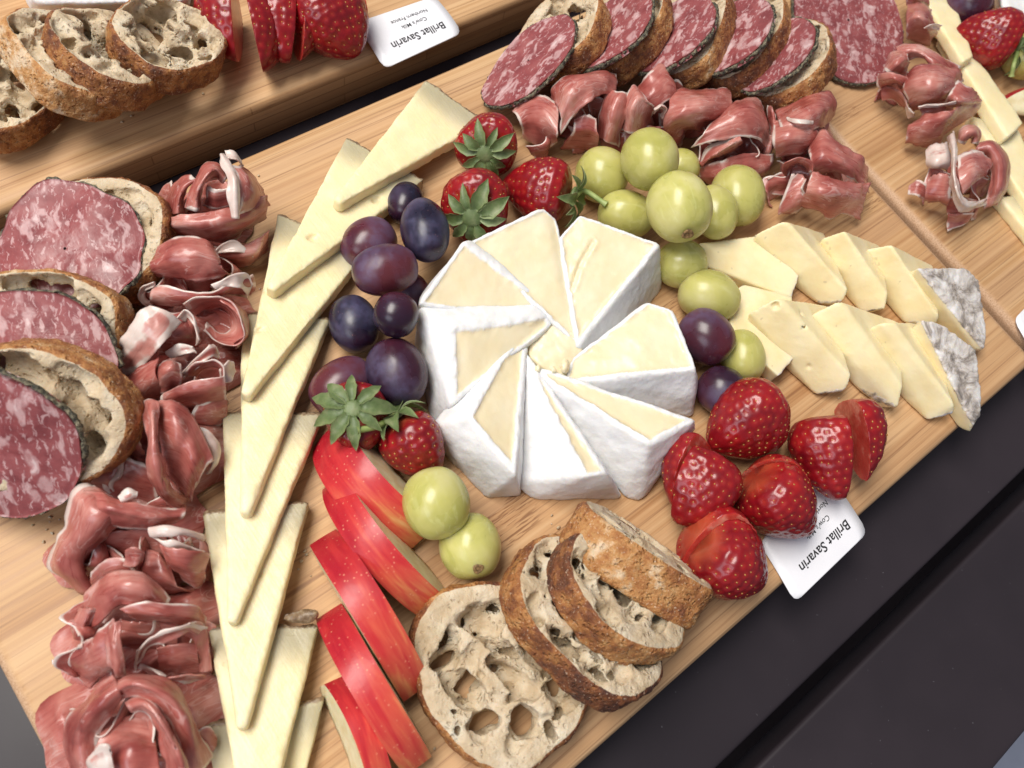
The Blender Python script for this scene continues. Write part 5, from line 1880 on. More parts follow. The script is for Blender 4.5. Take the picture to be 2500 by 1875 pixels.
# ------------------------------------------------------------------ prosciutto: folded slices, fold by fold
def folds(h, fn, items):
    """items: (list of polylines, options)"""
    for it in items:
        cur, kw = it if isinstance(it, tuple) else (it, {})
        h.sheet([[fn(*p) for p in c] for c in cur], **kw)
    return h


cL = crop(0, 300, 2212 / 700.0)
cM = crop(0, 560)
cN = crop(0, 1125)
c2 = crop(800, 0)
cR = crop(2000, 0, 4.424)
W = lambda b: {'base': b}

# left column, from the top
h = Ham(1)
h.mound(cL(1660, 740, 0), .022, .024, .017)
folds(h, cL, [
    ([[(1260, 740, 20), (1400, 710, 26), (1650, 680, 28), (1850, 640, 26), (2030, 560, 20)], [(1275, 800, 18), (1420, 800, 24), (1650, 800, 26), (1880, 750, 24), (2065, 650, 17)], [(1340, 880, 6), (1480, 900, 8), (1620, 935, 8), (1850, 880, 8), (2050, 760, 6)]], {'fa': .35}),
    [[(1270, 720, 14), (1300, 600, 16), (1360, 480, 20), (1480, 430, 24)], [(1360, 700, 22), (1370, 590, 26), (1420, 490, 29), (1520, 430, 30)], [(1450, 690, 20), (1450, 580, 22), (1490, 480, 26), (1560, 440, 28)]],
    [[(1470, 660, 22), (1480, 520, 28), (1560, 350, 30), (1660, 310, 30), (1760, 390, 28)], [(1510, 670, 27), (1530, 520, 33), (1600, 400, 36), (1670, 360, 35), (1740, 430, 31)], [(1550, 660, 22), (1560, 540, 26), (1620, 450, 28), (1680, 420, 27), (1730, 460, 26)]],
    [[(1590, 480, 30), (1640, 510, 31), (1720, 510, 31), (1790, 470, 31)], [(1580, 560, 27), (1650, 590, 28), (1740, 570, 28), (1800, 540, 29)], [(1560, 640, 22), (1650, 670, 23), (1760, 650, 24), (1830, 600, 25)]],
    ([[(1670, 240, 34), (1720, 340, 35), (1770, 440, 36), (1770, 560, 34), (1790, 730, 30)], [(1705, 235, 36), (1757, 335, 37), (1806, 435, 37.5), (1812, 560, 35.5), (1822, 735, 31)], [(1740, 240, 34), (1790, 330, 36), (1840, 430, 36), (1850, 560, 34), (1845, 730, 30)]], W(1)),
    [[(1790, 330, 35), (1840, 440, 35), (1850, 600, 32), (1800, 720, 28)], [(1850, 330, 32), (1930, 440, 32), (1960, 560, 28), (1900, 680, 26)], [(1860, 320, 24), (1990, 420, 20), (2050, 560, 16), (2060, 640, 12)]],
    ([[(1735, 225, 33), (1800, 220, 33), (1860, 280, 30)], [(1760, 290, 34), (1820, 300, 33), (1870, 340, 29)]], W(.8)),
    [[(1650, 960, 12), (1800, 960, 14), (1980, 900, 14), (2050, 820, 12)], [(1690, 1010, 13), (1830, 1020, 14), (1980, 1000, 14), (2050, 900, 8)], [(1700, 1060, 3), (1830, 1100, 3), (1960, 1080, 3), (2040, 960, 3)]],
    ([[(1640, 1000, 16), (1720, 930, 18), (1810, 905, 18), (1870, 950, 16)], [(1650, 1010, 15), (1740, 1000, 16), (1850, 1000, 16), (1960, 1030, 14)]], W(.85)),
    ([[(1150, 830, 8), (1230, 780, 10), (1310, 830, 12)], [(1160, 900, 5), (1240, 900, 8), (1330, 890, 9)]], W(.95)),
    ([[(1300, 450, 16), (1330, 450, 18), (1350, 520, 18)], [(1220, 580, 10), (1270, 600, 12), (1320, 600, 14)]], {'fa': .9, 'base': .1})])
h.build('prosciutto rosette at the top of the left column with a white fat streak')

h = Ham(2)
h.mound(cL(1480, 1150, 0), .022, .016, .013)
folds(h, cL, [
    ([[(1150, 1040, 18), (1250, 960, 24), (1420, 880, 27), (1560, 900, 27), (1640, 970, 24)], [(1180, 1110, 22), (1300, 1060, 27), (1460, 1010, 30), (1600, 1020, 29), (1700, 1090, 26)], [(1200, 1200, 16), (1340, 1210, 20), (1500, 1220, 22), (1640, 1200, 22), (1760, 1160, 20)]], {'fe': .35}),
    ([[(1190, 1260, 22), (1300, 1250, 24), (1500, 1300, 24), (1700, 1280, 24), (1850, 1200, 22), (1940, 1170, 20)], [(1160, 1340, 20), (1270, 1340, 21), (1480, 1360, 22), (1680, 1320, 22), (1840, 1250, 20), (1955, 1250, 16)], [(1140, 1400, 10), (1240, 1420, 12), (1450, 1410, 14), (1650, 1360, 16), (1810, 1320, 14), (1950, 1330, 10)]], {'fa': .95, 'fw': .09}),
    ([[(1640, 1260, 25), (1780, 1170, 25), (1900, 1160, 22), (1960, 1250, 18)], [(1660, 1280, 23), (1800, 1260, 22), (1880, 1300, 18), (1900, 1350, 12)]], W(.85)),
    ([[(1200, 1220, 24), (1100, 1260, 20), (1080, 1340, 16), (1130, 1410, 12)], [(1190, 1270, 22), (1130, 1290, 19), (1120, 1350, 16), (1180, 1410, 12)]], W(.6)),
    ([[(1200, 1270, 21), (1350, 1300, 21), (1550, 1330, 21)], [(1180, 1380, 8), (1350, 1400, 8), (1500, 1390, 8)]], {'fa': 0, 'fb': 0, 'fe': 0})])
h.ruffle(cL(1300, 1420, 4), -0.5, .022, .016, 1.6, .003, seed=1)
h.ruffle(cL(1850, 1120, 4), 0.9, .020, .013, 1.5, .003, seed=2)
h.build('draped prosciutto slice just below the top rosette, with a white curled rim')

h = Ham(3)
h.mound(cM(1060, 560, 0), .030, .020, .013)
folds(h, cM, [
    ([[(1010, 420, 24), (1100, 370, 26), (1200, 365, 26), (1290, 440, 24), (1325, 560, 20), (1270, 620, 18), (1160, 610, 18), (1090, 540, 20)], [(1040, 445, 18), (1110, 405, 19), (1195, 398, 19), (1265, 455, 18), (1292, 545, 16), (1245, 595, 15), (1160, 588, 15), (1100, 530, 16)], [(1070, 470, 12), (1120, 440, 12), (1190, 430, 12), (1240, 470, 12), (1260, 530, 12), (1220, 570, 12), (1160, 565, 12), (1110, 520, 12)]], {'fa': .6, 'fw': .07, 'nu': 60}),
    ([[(1080, 440, 13), (1160, 425, 14), (1240, 460, 14)], [(1090, 510, 10), (1170, 500, 10), (1260, 540, 10)], [(1120, 560, 12), (1190, 580, 12), (1240, 575, 12)]], {'fa': 0, 'fb': 0, 'fe': 0}),
    [[(1200, 365, 26), (1290, 440, 24), (1325, 560, 20), (1270, 620, 18)], [(1240, 370, 20), (1318, 445, 18), (1342, 565, 13), (1280, 640, 11)], [(1260, 380, 10), (1330, 450, 8), (1345, 570, 5), (1280, 650, 3)]],
    ([[(950, 470, 27), (1000, 430, 28), (1050, 470, 27), (1100, 590, 24)], [(1000, 500, 25), (1020, 480, 26), (1060, 540, 25), (1070, 620, 20)]], W(.62)),
    ([[(575, 775, 18), (640, 640, 26), (740, 490, 32), (820, 420, 33)], [(640, 780, 18), (730, 650, 28), (820, 520, 34), (900, 440, 34)], [(720, 790, 18), (810, 700, 26), (900, 600, 32), (985, 500, 30)]], {'base': .45, 'fa': .6, 'fe': .4, 'ripple': .0009, 'fw': .25}),
    [[(820, 430, 22), (900, 440, 24), (1000, 430, 22)], [(830, 560, 24), (930, 560, 26), (1020, 520, 24)], [(860, 680, 16), (960, 660, 18), (1080, 640, 16)]]])
h.ruffle(cM(820, 700, 6), -0.3, .026, .018, 1.6, .003, seed=1)
h.ruffle(cM(1000, 640, 6), 0.2, .024, .016, 1.6, .003, seed=2)
h.build('prosciutto slice with a pale fatty flap beside the bread and a cupped fold')

h = Ham(4)
h.mound(cM(950, 850, 0), .034, .018, .012)
folds(h, cM, [
    [[(600, 850, 16), (680, 800, 20), (760, 740, 24), (860, 700, 26)], [(640, 960, 14), (730, 900, 20), (800, 840, 24), (850, 800, 26)], [(690, 960, 6), (780, 930, 10), (850, 910, 12), (930, 910, 12)]],
    [[(850, 760, 22), (870, 710, 28), (930, 690, 30), (980, 720, 28)], [(850, 830, 22), (880, 780, 30), (930, 760, 32), (980, 790, 28)], [(850, 900, 14), (890, 870, 20), (930, 850, 20), (975, 850, 20)]],
    ([[(890, 680, 24), (960, 630, 28), (1040, 640, 27)], [(930, 700, 22), (1010, 670, 26), (1060, 660, 25)]], W(.7)),
    ([[(990, 770, 24), (1060, 710, 28), (1160, 700, 28), (1220, 740, 27), (1215, 820, 24)], [(1030, 790, 19), (1075, 745, 22), (1155, 725, 23), (1200, 750, 22), (1205, 805, 21)], [(1060, 800, 14), (1090, 770, 16), (1150, 750, 18), (1180, 760, 18), (1190, 790, 18)]], {'fa': .7, 'fw': .07}),
    ([[(880, 880, 22), (1000, 830, 26), (1120, 800, 27), (1215, 790, 26)], [(880, 930, 18), (1000, 900, 22), (1120, 880, 23), (1220, 860, 22)], [(960, 950, 6), (1050, 960, 8), (1150, 960, 8), (1230, 930, 6)]], {'fa': .6, 'fw': .06}),
    [[(985, 770, 20), (1060, 690, 26), (1130, 630, 28), (1160, 620, 26)], [(1000, 800, 18), (1080, 730, 24), (1150, 690, 25), (1195, 700, 22)]],
    ([[(1200, 760, 25), (1240, 710, 24), (1275, 730, 20)], [(1220, 830, 22), (1250, 820, 20), (1275, 770, 16)]], W(.8)),
    ([[(1060, 950, 16), (1150, 920, 18), (1230, 880, 16)], [(1030, 1010, 12), (1140, 1000, 12), (1220, 980, 10)], [(1070, 1055, 4), (1150, 1050, 4), (1215, 1035, 4)]], {'fb': .6, 'base': .1})])
h.ruffle(cM(720, 900, 6), -0.6, .024, .018, 1.6, .003, seed=1)
h.ruffle(cM(1000, 980, 4), 0.1, .030, .014, 1.8, .0035, seed=2)
h.build('prosciutto slice rolled into small cones halfway down the left column')

h = Ham(5)
h.mound(cM(900, 1220, 0), .030, .026, .014)
folds(h, cM, [
    [[(740, 960, 24), (690, 970, 22), (640, 1040, 18), (660, 1150, 14), (720, 1230, 12)], [(770, 1000, 26), (730, 1020, 26), (700, 1090, 24), (710, 1170, 20), (760, 1220, 16)], [(790, 1060, 22), (770, 1090, 22), (760, 1140, 20), (770, 1190, 18), (790, 1230, 14)]],
    ([[(830, 930, 27), (930, 920, 28), (1020, 970, 26), (1080, 1080, 24), (1150, 1240, 20)], [(860, 1020, 27), (950, 1050, 30), (1010, 1120, 28), (1060, 1200, 26), (1110, 1290, 20)], [(870, 1200, 24), (930, 1210, 25), (980, 1230, 24), (1030, 1300, 22), (1060, 1380, 14)], [(880, 1320, 18), (930, 1370, 17), (990, 1430, 12), (1030, 1450, 8)]], {'fa': .5, 'fw': .05}),
    ([[(745, 950, 26), (770, 1020, 30), (790, 1150, 30), (810, 1290, 26), (860, 1440, 18), (950, 1500, 8)], [(800, 920, 30), (820, 1010, 34), (830, 1150, 34), (850, 1290, 30), (900, 1420, 22), (980, 1480, 10)], [(860, 930, 30), (860, 1020, 31), (860, 1150, 30), (880, 1280, 27), (930, 1400, 20), (1000, 1450, 10)]], {'fa': .45, 'fw': .07}),
    ([[(1030, 1080, 20), (1110, 1090, 20), (1170, 1150, 18), (1180, 1230, 14), (1140, 1300, 8)], [(1060, 1120, 22), (1110, 1130, 22), (1150, 1180, 20), (1150, 1250, 16), (1110, 1320, 10)]], W(.7)),
    ([[(480, 1320, 12), (560, 1260, 16), (640, 1220, 18), (760, 1260, 18), (830, 1290, 16)], [(480, 1380, 8), (570, 1370, 12), (650, 1350, 14), (760, 1370, 14), (850, 1400, 12)], [(560, 1430, 3), (640, 1460, 3), (760, 1480, 3), (880, 1500, 3)]], {'fa': .7, 'fw': .10}),
    ([[(400, 1310, 8), (480, 1290, 12), (560, 1220, 18), (620, 1160, 22), (655, 1190, 22), (640, 1280, 18), (600, 1360, 14), (610, 1420, 8)], [(410, 1330, 6), (500, 1320, 10), (580, 1260, 15), (620, 1200, 18), (630, 1220, 18), (610, 1290, 14), (580, 1370, 10), (590, 1425, 5)]], {'base': .95, 'nu': 60, 'nv': 8}),
    ([[(390, 1320, 4), (440, 1300, 6), (500, 1290, 8)], [(420, 1380, 2), (470, 1390, 3), (520, 1380, 3)]], W(.55))])
h.ruffle(cM(620, 1330, 4), -0.2, .026, .014, 1.8, .003, seed=1)
h.ruffle(cM(1010, 1400, 4), 0.6, .024, .013, 1.7, .003, seed=2)
h.build('prosciutto slice with a long central strap and a looped white fat rim')

h = Ham(6)
h.mound(cN(720, 450, 0), .034, .024, .012)
folds(h, cN, [
    ([[(510, 150, 22), (430, 180, 24), (390, 330, 20), (300, 450, 14), (280, 590, 8), (400, 695, 4)], [(560, 180, 26), (470, 240, 30), (420, 370, 26), (350, 480, 20), (340, 590, 14), (440, 700, 6)], [(640, 240, 28), (560, 310, 30), (500, 400, 26), (430, 490, 20), (430, 600, 14), (490, 690, 8)], [(700, 300, 24), (620, 370, 22), (560, 440, 18), (500, 530, 12), (480, 620, 9), (510, 660, 8)]], {'fa': 1, 'fw': .10}),
    [[(440, 170, 26), (560, 160, 30), (700, 220, 30), (830, 250, 28), (1020, 260, 22)], [(460, 260, 28), (570, 260, 33), (700, 290, 32), (850, 310, 29), (1000, 300, 24)], [(470, 370, 20), (580, 350, 24), (700, 360, 24), (850, 370, 22), (960, 350, 18)]],
    ([[(640, 195, 30.5), (690, 150, 32), (745, 165, 31)], [(655, 212, 31), (700, 190, 32.5), (742, 185, 31.5)], [(660, 225, 29), (700, 212, 30.5), (738, 205, 29.5)]], {'base': .62, 'nv': 12}),
    ([[(480, 380, 16), (600, 370, 18), (750, 360, 18), (900, 370, 16)], [(460, 470, 13), (600, 470, 12), (750, 470, 12), (900, 470, 12)], [(450, 560, 8), (600, 560, 6), (750, 560, 6), (900, 560, 8)]], {'fa': 0, 'fb': 0, 'fe': 0}),
    ([[(800, 360, 26), (900, 350, 28), (1000, 370, 26), (1100, 400, 20)], [(820, 410, 25), (920, 410, 27), (1020, 400, 25), (1105, 440, 18)]], W(.7)),
    ([[(820, 400, 24), (870, 440, 26), (960, 440, 26), (1110, 480, 18)], [(850, 440, 22), (920, 480, 24), (1000, 480, 22), (1110, 530, 14)]], W(.72)),
    [[(860, 450, 23), (950, 470, 25), (1040, 480, 23), (1110, 500, 17)], [(900, 560, 20), (960, 580, 22), (1040, 600, 20), (1110, 600, 14)], [(940, 570, 12), (1000, 650, 12), (1060, 690, 9), (1110, 670, 6)]],
    [[(490, 600, 16), (560, 540, 20), (640, 520, 22), (680, 560, 22)], [(500, 660, 12), (580, 600, 18), (660, 590, 20), (740, 600, 18)], [(560, 690, 10), (620, 660, 12), (700, 650, 12), (780, 660, 10)]],
    ([[(680, 480, 26), (730, 460, 28), (780, 490, 26)], [(680, 560, 22), (730, 570, 24), (770, 530, 24)]], W(.30)),
    ([[(760, 480, 14), (850, 500, 16), (920, 560, 14)], [(780, 620, 12), (880, 640, 14), (960, 680, 12)], [(800, 720, 4), (900, 740, 4), (1060, 720, 4)]], {'fa': 0, 'fb': 0, 'fe': 0})])
h.ruffle(cN(820, 560, 5), -0.2, .028, .018, 1.8, .0035, seed=1)
h.ruffle(cN(960, 690, 4), 0.1, .028, .014, 1.8, .0035, seed=2)
h.ruffle(cN(640, 480, 5), 0.4, .022, .017, 1.5, .003, seed=3)
h.build('wide open prosciutto slice with a thick white fat edge over bare board')

h = Ham(7)
h.mound(cN(780, 960, 0), .036, .026, .012)
folds(h, cN, [
    [[(460, 720, 18), (540, 630, 24), (640, 590, 27), (760, 590, 27), (860, 660, 25), (930, 750, 22)], [(450, 830, 16), (530, 740, 24), (640, 680, 30), (760, 680, 30), (850, 740, 26), (900, 800, 22)], [(440, 930, 10), (540, 880, 18), (620, 800, 24), (700, 780, 26), (800, 790, 24), (880, 830, 20)]],
    ([[(640, 800, 26), (760, 760, 28), (900, 770, 26), (1060, 780, 20), (1130, 860, 12)], [(700, 830, 26), (820, 830, 27), (950, 840, 24), (1060, 850, 18), (1110, 880, 12)], [(720, 850, 20), (820, 870, 20), (930, 880, 18), (1050, 890, 12), (1100, 890, 10)]], {'fa': .6, 'fw': .10}),
    [[(390, 960, 12), (400, 860, 16), (440, 790, 18)], [(440, 970, 16), (450, 880, 20), (480, 800, 22)], [(480, 940, 14), (510, 870, 18), (540, 800, 20)]],
    [[(450, 990, 20), (530, 930, 24), (620, 850, 27)], [(380, 1080, 14), (500, 1020, 24), (640, 930, 28)], [(400, 1160, 6), (520, 1130, 20), (660, 1060, 24)], [(490, 1220, 3), (580, 1170, 10), (680, 1140, 14)]],
    ([[(275, 1100, 3), (320, 1070, 5), (370, 1040, 10)], [(280, 1105, 2), (340, 1130, 4), (390, 1150, 6)]], {'base': 1, 'edge': .02}),
    ([[(590, 900, 28), (580, 1000, 29), (590, 1100, 26), (620, 1160, 20)], [(620, 880, 31), (612, 980, 32), (630, 1080, 29), (650, 1160, 22)], [(640, 860, 30), (640, 960, 31), (660, 1060, 28), (670, 1150, 22)]], W(.12)),
    ([[(650, 870, 18), (800, 880, 16), (950, 890, 14)], [(660, 980, 12), (800, 990, 10), (960, 1000, 10)], [(660, 1100, 6), (800, 1110, 6), (960, 1120, 6)]], {'fa': 0, 'fb': 0, 'fe': 0}),
    ([[(720, 1130, 14), (740, 1020, 22), (800, 960, 26), (900, 920, 28), (1020, 885, 26), (1110, 890, 18)], [(760, 1080, 14), (800, 1010, 20), (860, 980, 22), (950, 950, 24), (1030, 930, 22), (1090, 980, 14)]], {'base': .30, 'fa': .9, 'fw': .22}),
    [[(1030, 890, 26), (1110, 900, 20), (1130, 1010, 14), (1145, 1130, 8)], [(990, 920, 24), (1080, 940, 19), (1100, 1030, 13), (1110, 1140, 7)], [(960, 960, 20), (1050, 980, 18), (1070, 1060, 12), (1080, 1140, 6)]],
    ([[(860, 1000, 14), (960, 980, 16), (1050, 980, 14)], [(860, 1080, 12), (970, 1060, 14), (1070, 1060, 12)], [(860, 1140, 4), (970, 1140, 5), (1090, 1130, 4)]], {'fa': 0, 'fb': 0, 'fe': 0}),
    ([[(750, 1110, 12), (850, 1130, 14), (900, 1160, 14)], [(740, 1140, 8), (830, 1160, 10), (880, 1190, 8)]], W(.45)),
    ([[(850, 1170, 14), (950, 1160, 16), (1070, 1150, 12), (1110, 1160, 8)], [(900, 1200, 12), (960, 1190, 12), (1050, 1180, 8), (1090, 1170, 6)]], W(.35))])
h.ruffle(cN(800, 1000, 6), 0.3, .028, .017, 1.6, .0035, seed=1)
h.ruffle(cN(960, 1080, 5), -0.3, .026, .015, 1.7, .003, seed=2)
h.ruffle(cN(560, 960, 5), 0.9, .022, .020, 1.5, .003, seed=3)
h.build('twisted prosciutto slice with a small pointed white tip over bare board')

h = Ham(8)
h.mound(cN(740, 1480, 0), .038, .034, .012)
folds(h, cN, [
    ([[(620, 1160, 24), (520, 1220, 22), (440, 1310, 18), (370, 1400, 10), (345, 1540, 6), (360, 1680, 4)], [(640, 1230, 30), (560, 1290, 30), (480, 1380, 26), (430, 1470, 20), (420, 1580, 16), (440, 1700, 12)], [(650, 1290, 26), (600, 1370, 22), (540, 1440, 18), (520, 1530, 14), (520, 1620, 14), (530, 1700, 14)]], {'base': .18, 'fa': .25}),
    [[(590, 1200, 22), (700, 1150, 28), (830, 1160, 28), (960, 1240, 26), (1060, 1370, 22), (1120, 1500, 16), (1165, 1600, 8)], [(600, 1260, 28), (700, 1210, 34), (820, 1230, 34), (930, 1300, 32), (1010, 1420, 28), (1060, 1550, 22), (1080, 1680, 14)], [(640, 1290, 24), (720, 1270, 27), (810, 1290, 28), (890, 1370, 26), (950, 1470, 24), (980, 1580, 20), (990, 1700, 16)]],
    [[(660, 1300, 26), (740, 1270, 28), (830, 1310, 30), (900, 1420, 30), (980, 1560, 28), (1040, 1700, 22)], [(700, 1340, 28), (780, 1320, 31), (850, 1390, 32), (910, 1490, 31), (970, 1620, 28), (1000, 1740, 24)], [(720, 1380, 20), (790, 1380, 22), (850, 1450, 23), (890, 1560, 22), (910, 1700, 20)]],
    ([[(520, 1420, 16), (640, 1380, 16), (780, 1370, 16)], [(540, 1500, 18), (680, 1480, 18), (820, 1500, 18)], [(480, 1640, 16), (680, 1560, 22), (840, 1560, 20)], [(480, 1740, 14), (680, 1700, 22), (860, 1700, 20)]], {'base': .14, 'fa': 0, 'fb': 0, 'fe': 0}),
    ([[(380, 1410, 15), (430, 1390, 19), (470, 1430, 20)], [(380, 1480, 14), (430, 1480, 19), (480, 1480, 19)]], W(1)),
    ([[(480, 1600, 22), (560, 1520, 26), (600, 1530, 26)], [(490, 1690, 20), (570, 1690, 24), (620, 1690, 24)]], W(.5))])
h.ruffle(cN(700, 1440, 6), -0.4, .030, .020, 1.6, .0035, seed=1)
h.ruffle(cN(860, 1560, 6), -0.9, .030, .020, 1.6, .0035, seed=2)
h.build('lowest prosciutto rosette of the left column, a wide ring cut by the bottom edge')

# top row, left to right
h = Ham(9)
h.mound(c2(1290, 640, 0), .026, .014, .012, -.5)
folds(h, c2, [
    ([[(1000, 600, 12), (1060, 540, 16), (1150, 510, 20), (1250, 560, 22)], [(1040, 660, 12), (1100, 640, 16), (1180, 650, 20), (1240, 720, 20)], [(1060, 740, 4), (1120, 790, 6), (1180, 800, 6), (1240, 760, 10)]], {'fb': .6}),
    [[(1200, 520, 18), (1240, 440, 24), (1330, 400, 27), (1480, 375, 26), (1560, 400, 22)], [(1260, 600, 24), (1300, 500, 30), (1390, 440, 32), (1500, 430, 30), (1560, 470, 24)], [(1250, 740, 16), (1320, 640, 24), (1400, 560, 28), (1480, 510, 27), (1550, 520, 20)]],
    [[(1330, 640, 20), (1400, 620, 22), (1450, 640, 22)], [(1320, 720, 16), (1400, 720, 18), (1460, 740, 18)], [(1250, 800, 3), (1380, 820, 3), (1460, 810, 3)]]])
h.ruffle(c2(1180, 730, 4), 0.6, .028, .016, 1.6, .004, seed=1)
h.ruffle(c2(1420, 700, 4), 0.2, .026, .020, 1.8, .004, seed=2)
h.ruffle(c2(1470, 560, 10), 0.5, .022, .024, 1.5, .003, seed=3)
h.build('prosciutto fold by the first salami of the top row')

h = Ham(10)
h.mound(c2(1680, 640, 0), .026, .014, .012, -.5)
folds(h, c2, [
    [[(1465, 740, 8), (1470, 640, 16), (1490, 540, 22), (1530, 480, 24)], [(1510, 770, 14), (1530, 640, 24), (1560, 540, 28), (1590, 500, 28)], [(1560, 790, 6), (1590, 680, 18), (1610, 580, 24), (1620, 500, 24)]],
    [[(1570, 700, 14), (1590, 560, 24), (1640, 460, 28), (1690, 490, 26)], [(1640, 720, 18), (1650, 600, 28), (1690, 530, 31), (1740, 560, 28)], [(1780, 700, 8), (1760, 640, 18), (1760, 600, 22), (1780, 590, 20)]],
    [[(1660, 480, 20), (1740, 420, 26), (1800, 360, 27), (1830, 400, 26)], [(1700, 540, 24), (1770, 490, 28), (1830, 440, 29), (1880, 470, 26)], [(1760, 600, 20), (1810, 560, 24), (1850, 540, 25), (1880, 530, 22)]],
    ([[(1760, 580, 26), (1800, 560, 28), (1830, 590, 26), (1800, 640, 20)], [(1780, 600, 22), (1800, 590, 22), (1810, 600, 20), (1795, 620, 18)]], W(.5)),
    [[(1600, 700, 12), (1700, 680, 14), (1790, 690, 14)], [(1600, 760, 10), (1700, 750, 12), (1800, 740, 12)], [(1590, 800, 3), (1700, 810, 3), (1820, 790, 3)]]])
h.ruffle(c2(1640, 760, 4), 0.1, .030, .015, 2.0, .0035, seed=1)
h.ruffle(c2(1870, 620, 8), 0.3, .022, .022, 1.6, .003, seed=2)
h.build('prosciutto fold with a knotted swirl behind the topmost green grape')

h = Ham(11)
h.mound(c3(430, 650, 0), .022, .014, .012, -.5)
folds(h, c3, [
    ([[(310, 480, 22), (420, 470, 25), (540, 480, 25), (620, 490, 20)], [(290, 580, 26), (400, 560, 31), (520, 560, 30), (630, 570, 22)], [(265, 700, 16), (330, 660, 24), (450, 640, 26), (560, 640, 22)], [(350, 800, 4), (400, 720, 12), (480, 690, 14), (560, 650, 12)]], {'fe': .2})])
h.ruffle(c3(330, 760, 4), 0.2, .026, .017, 1.8, .0035, seed=1)
h.ruffle(c3(560, 700, 8), 0.4, .022, .020, 1.5, .003, seed=2)
h.build('smooth cone of prosciutto under the third bread of the top row')

h = Ham(12)
h.mound(c3(640, 800, 0), .026, .018, .012, -.5)
folds(h, c3, [
    [[(560, 640, 20), (660, 540, 24), (740, 515, 25), (800, 560, 22), (830, 640, 16)], [(480, 720, 22), (620, 640, 28), (720, 610, 30), (790, 650, 26), (830, 740, 16)], [(400, 800, 14), (560, 760, 22), (690, 740, 24), (780, 760, 20), (820, 820, 8)]],
    ([[(440, 880, 10), (500, 790, 16), (600, 740, 22), (660, 690, 24)], [(470, 890, 13), (560, 830, 20), (640, 780, 25), (690, 755, 25)], [(440, 895, 6), (580, 850, 12), (640, 820, 16), (695, 775, 18)]], {'fa': .9, 'fw': .14}),
    [[(440, 910, 10), (560, 870, 14), (700, 830, 16), (860, 830, 12)], [(460, 960, 6), (600, 960, 10), (740, 930, 12), (840, 900, 10)], [(520, 990, 2), (640, 1000, 2), (780, 960, 3), (840, 920, 4)]],
    ([[(820, 570, 20), (850, 580, 24), (870, 610, 22)], [(840, 690, 16), (860, 680, 20), (860, 700, 18)], [(800, 830, 8), (830, 830, 10), (850, 820, 8)]], {'fa': .4})])
h.ruffle(c3(520, 900, 4), -0.1, .028, .015, 2.0, .0035, seed=1)
h.ruffle(c3(760, 860, 6), 0.2, .026, .018, 1.8, .0035, seed=2)
h.build('layered prosciutto fold with a white petal edge above the lone green grape')

h = Ham(13)
h.mound(c3(1010, 740, 0), .020, .018, .012, -.5)
folds(h, c3, [
    [[(880, 620, 18), (980, 540, 24), (1090, 495, 26), (1160, 510, 24), (1185, 580, 20), (1170, 650, 14)], [(900, 700, 24), (1000, 640, 29), (1090, 590, 30), (1140, 590, 28), (1160, 620, 22), (1150, 670, 14)], [(920, 790, 18), (1000, 740, 24), (1070, 700, 24), (1110, 680, 20), (1130, 690, 14), (1140, 690, 10)]],
    [[(860, 660, 20), (930, 640, 24), (1010, 660, 25), (1075, 660, 24)], [(860, 760, 22), (950, 740, 27), (1040, 740, 26), (1100, 740, 20)], [(870, 850, 12), (960, 830, 16), (1040, 820, 16), (1090, 790, 12)]],
    ([[(930, 632, 27), (1000, 647, 31), (1075, 652, 29)], [(940, 650, 27), (1010, 675, 31), (1070, 672, 28)]], {'base': 1, 'nv': 6})])
h.ruffle(c3(980, 850, 4), 0.1, .024, .017, 1.7, .0035, seed=1)
h.build('rounded prosciutto petal reaching past the last bread of the top row')

h = Ham(14)
h.mound(c3(1150, 960, 0), .024, .020, .012, -.5)
folds(h, c3, [
    [[(1060, 790, 20), (1120, 710, 24), (1220, 780, 24), (1340, 860, 20), (1375, 900, 14)], [(1060, 880, 22), (1130, 840, 27), (1230, 870, 27), (1320, 930, 22), (1370, 980, 12)], [(1080, 960, 14), (1150, 930, 20), (1240, 940, 20), (1310, 990, 16), (1360, 1040, 8)]],
    ([[(910, 930, 18), (920, 870, 24), (990, 840, 27), (1060, 870, 26), (1070, 930, 22)], [(930, 950, 14), (940, 890, 20), (990, 870, 22), (1040, 890, 22), (1050, 930, 18)], [(960, 960, 8), (980, 920, 10), (1000, 910, 10), (1020, 930, 10)]], {'fa': .3}),
    [[(1070, 920, 22), (1120, 930, 24), (1180, 960, 24), (1300, 990, 20), (1365, 990, 14)], [(1030, 1030, 20), (1110, 1040, 24), (1200, 1050, 24), (1290, 1070, 20), (1350, 1080, 12)], [(1000, 1100, 10), (1110, 1140, 12), (1160, 1190, 6), (1240, 1150, 8), (1320, 1185, 4)]],
    ([[(960, 940, 20), (1020, 950, 20), (1000, 1020, 20)], [(890, 1130, 6), (970, 1080, 14), (1040, 1060, 16)], [(900, 1160, 3), (970, 1170, 5), (1060, 1110, 6)]], W(.38)),
    [[(820, 960, 10), (900, 930, 12), (960, 960, 12)], [(820, 1030, 3), (900, 1050, 3), (960, 1060, 3)]]])
h.ruffle(c3(900, 1010, 3), 0.3, .024, .013, 1.7, .003, seed=1)
h.ruffle(c3(1080, 1010, 6), -0.4, .026, .018, 1.8, .0035, seed=2)
h.build('curled prosciutto piece at the end of the top row above the tomme')

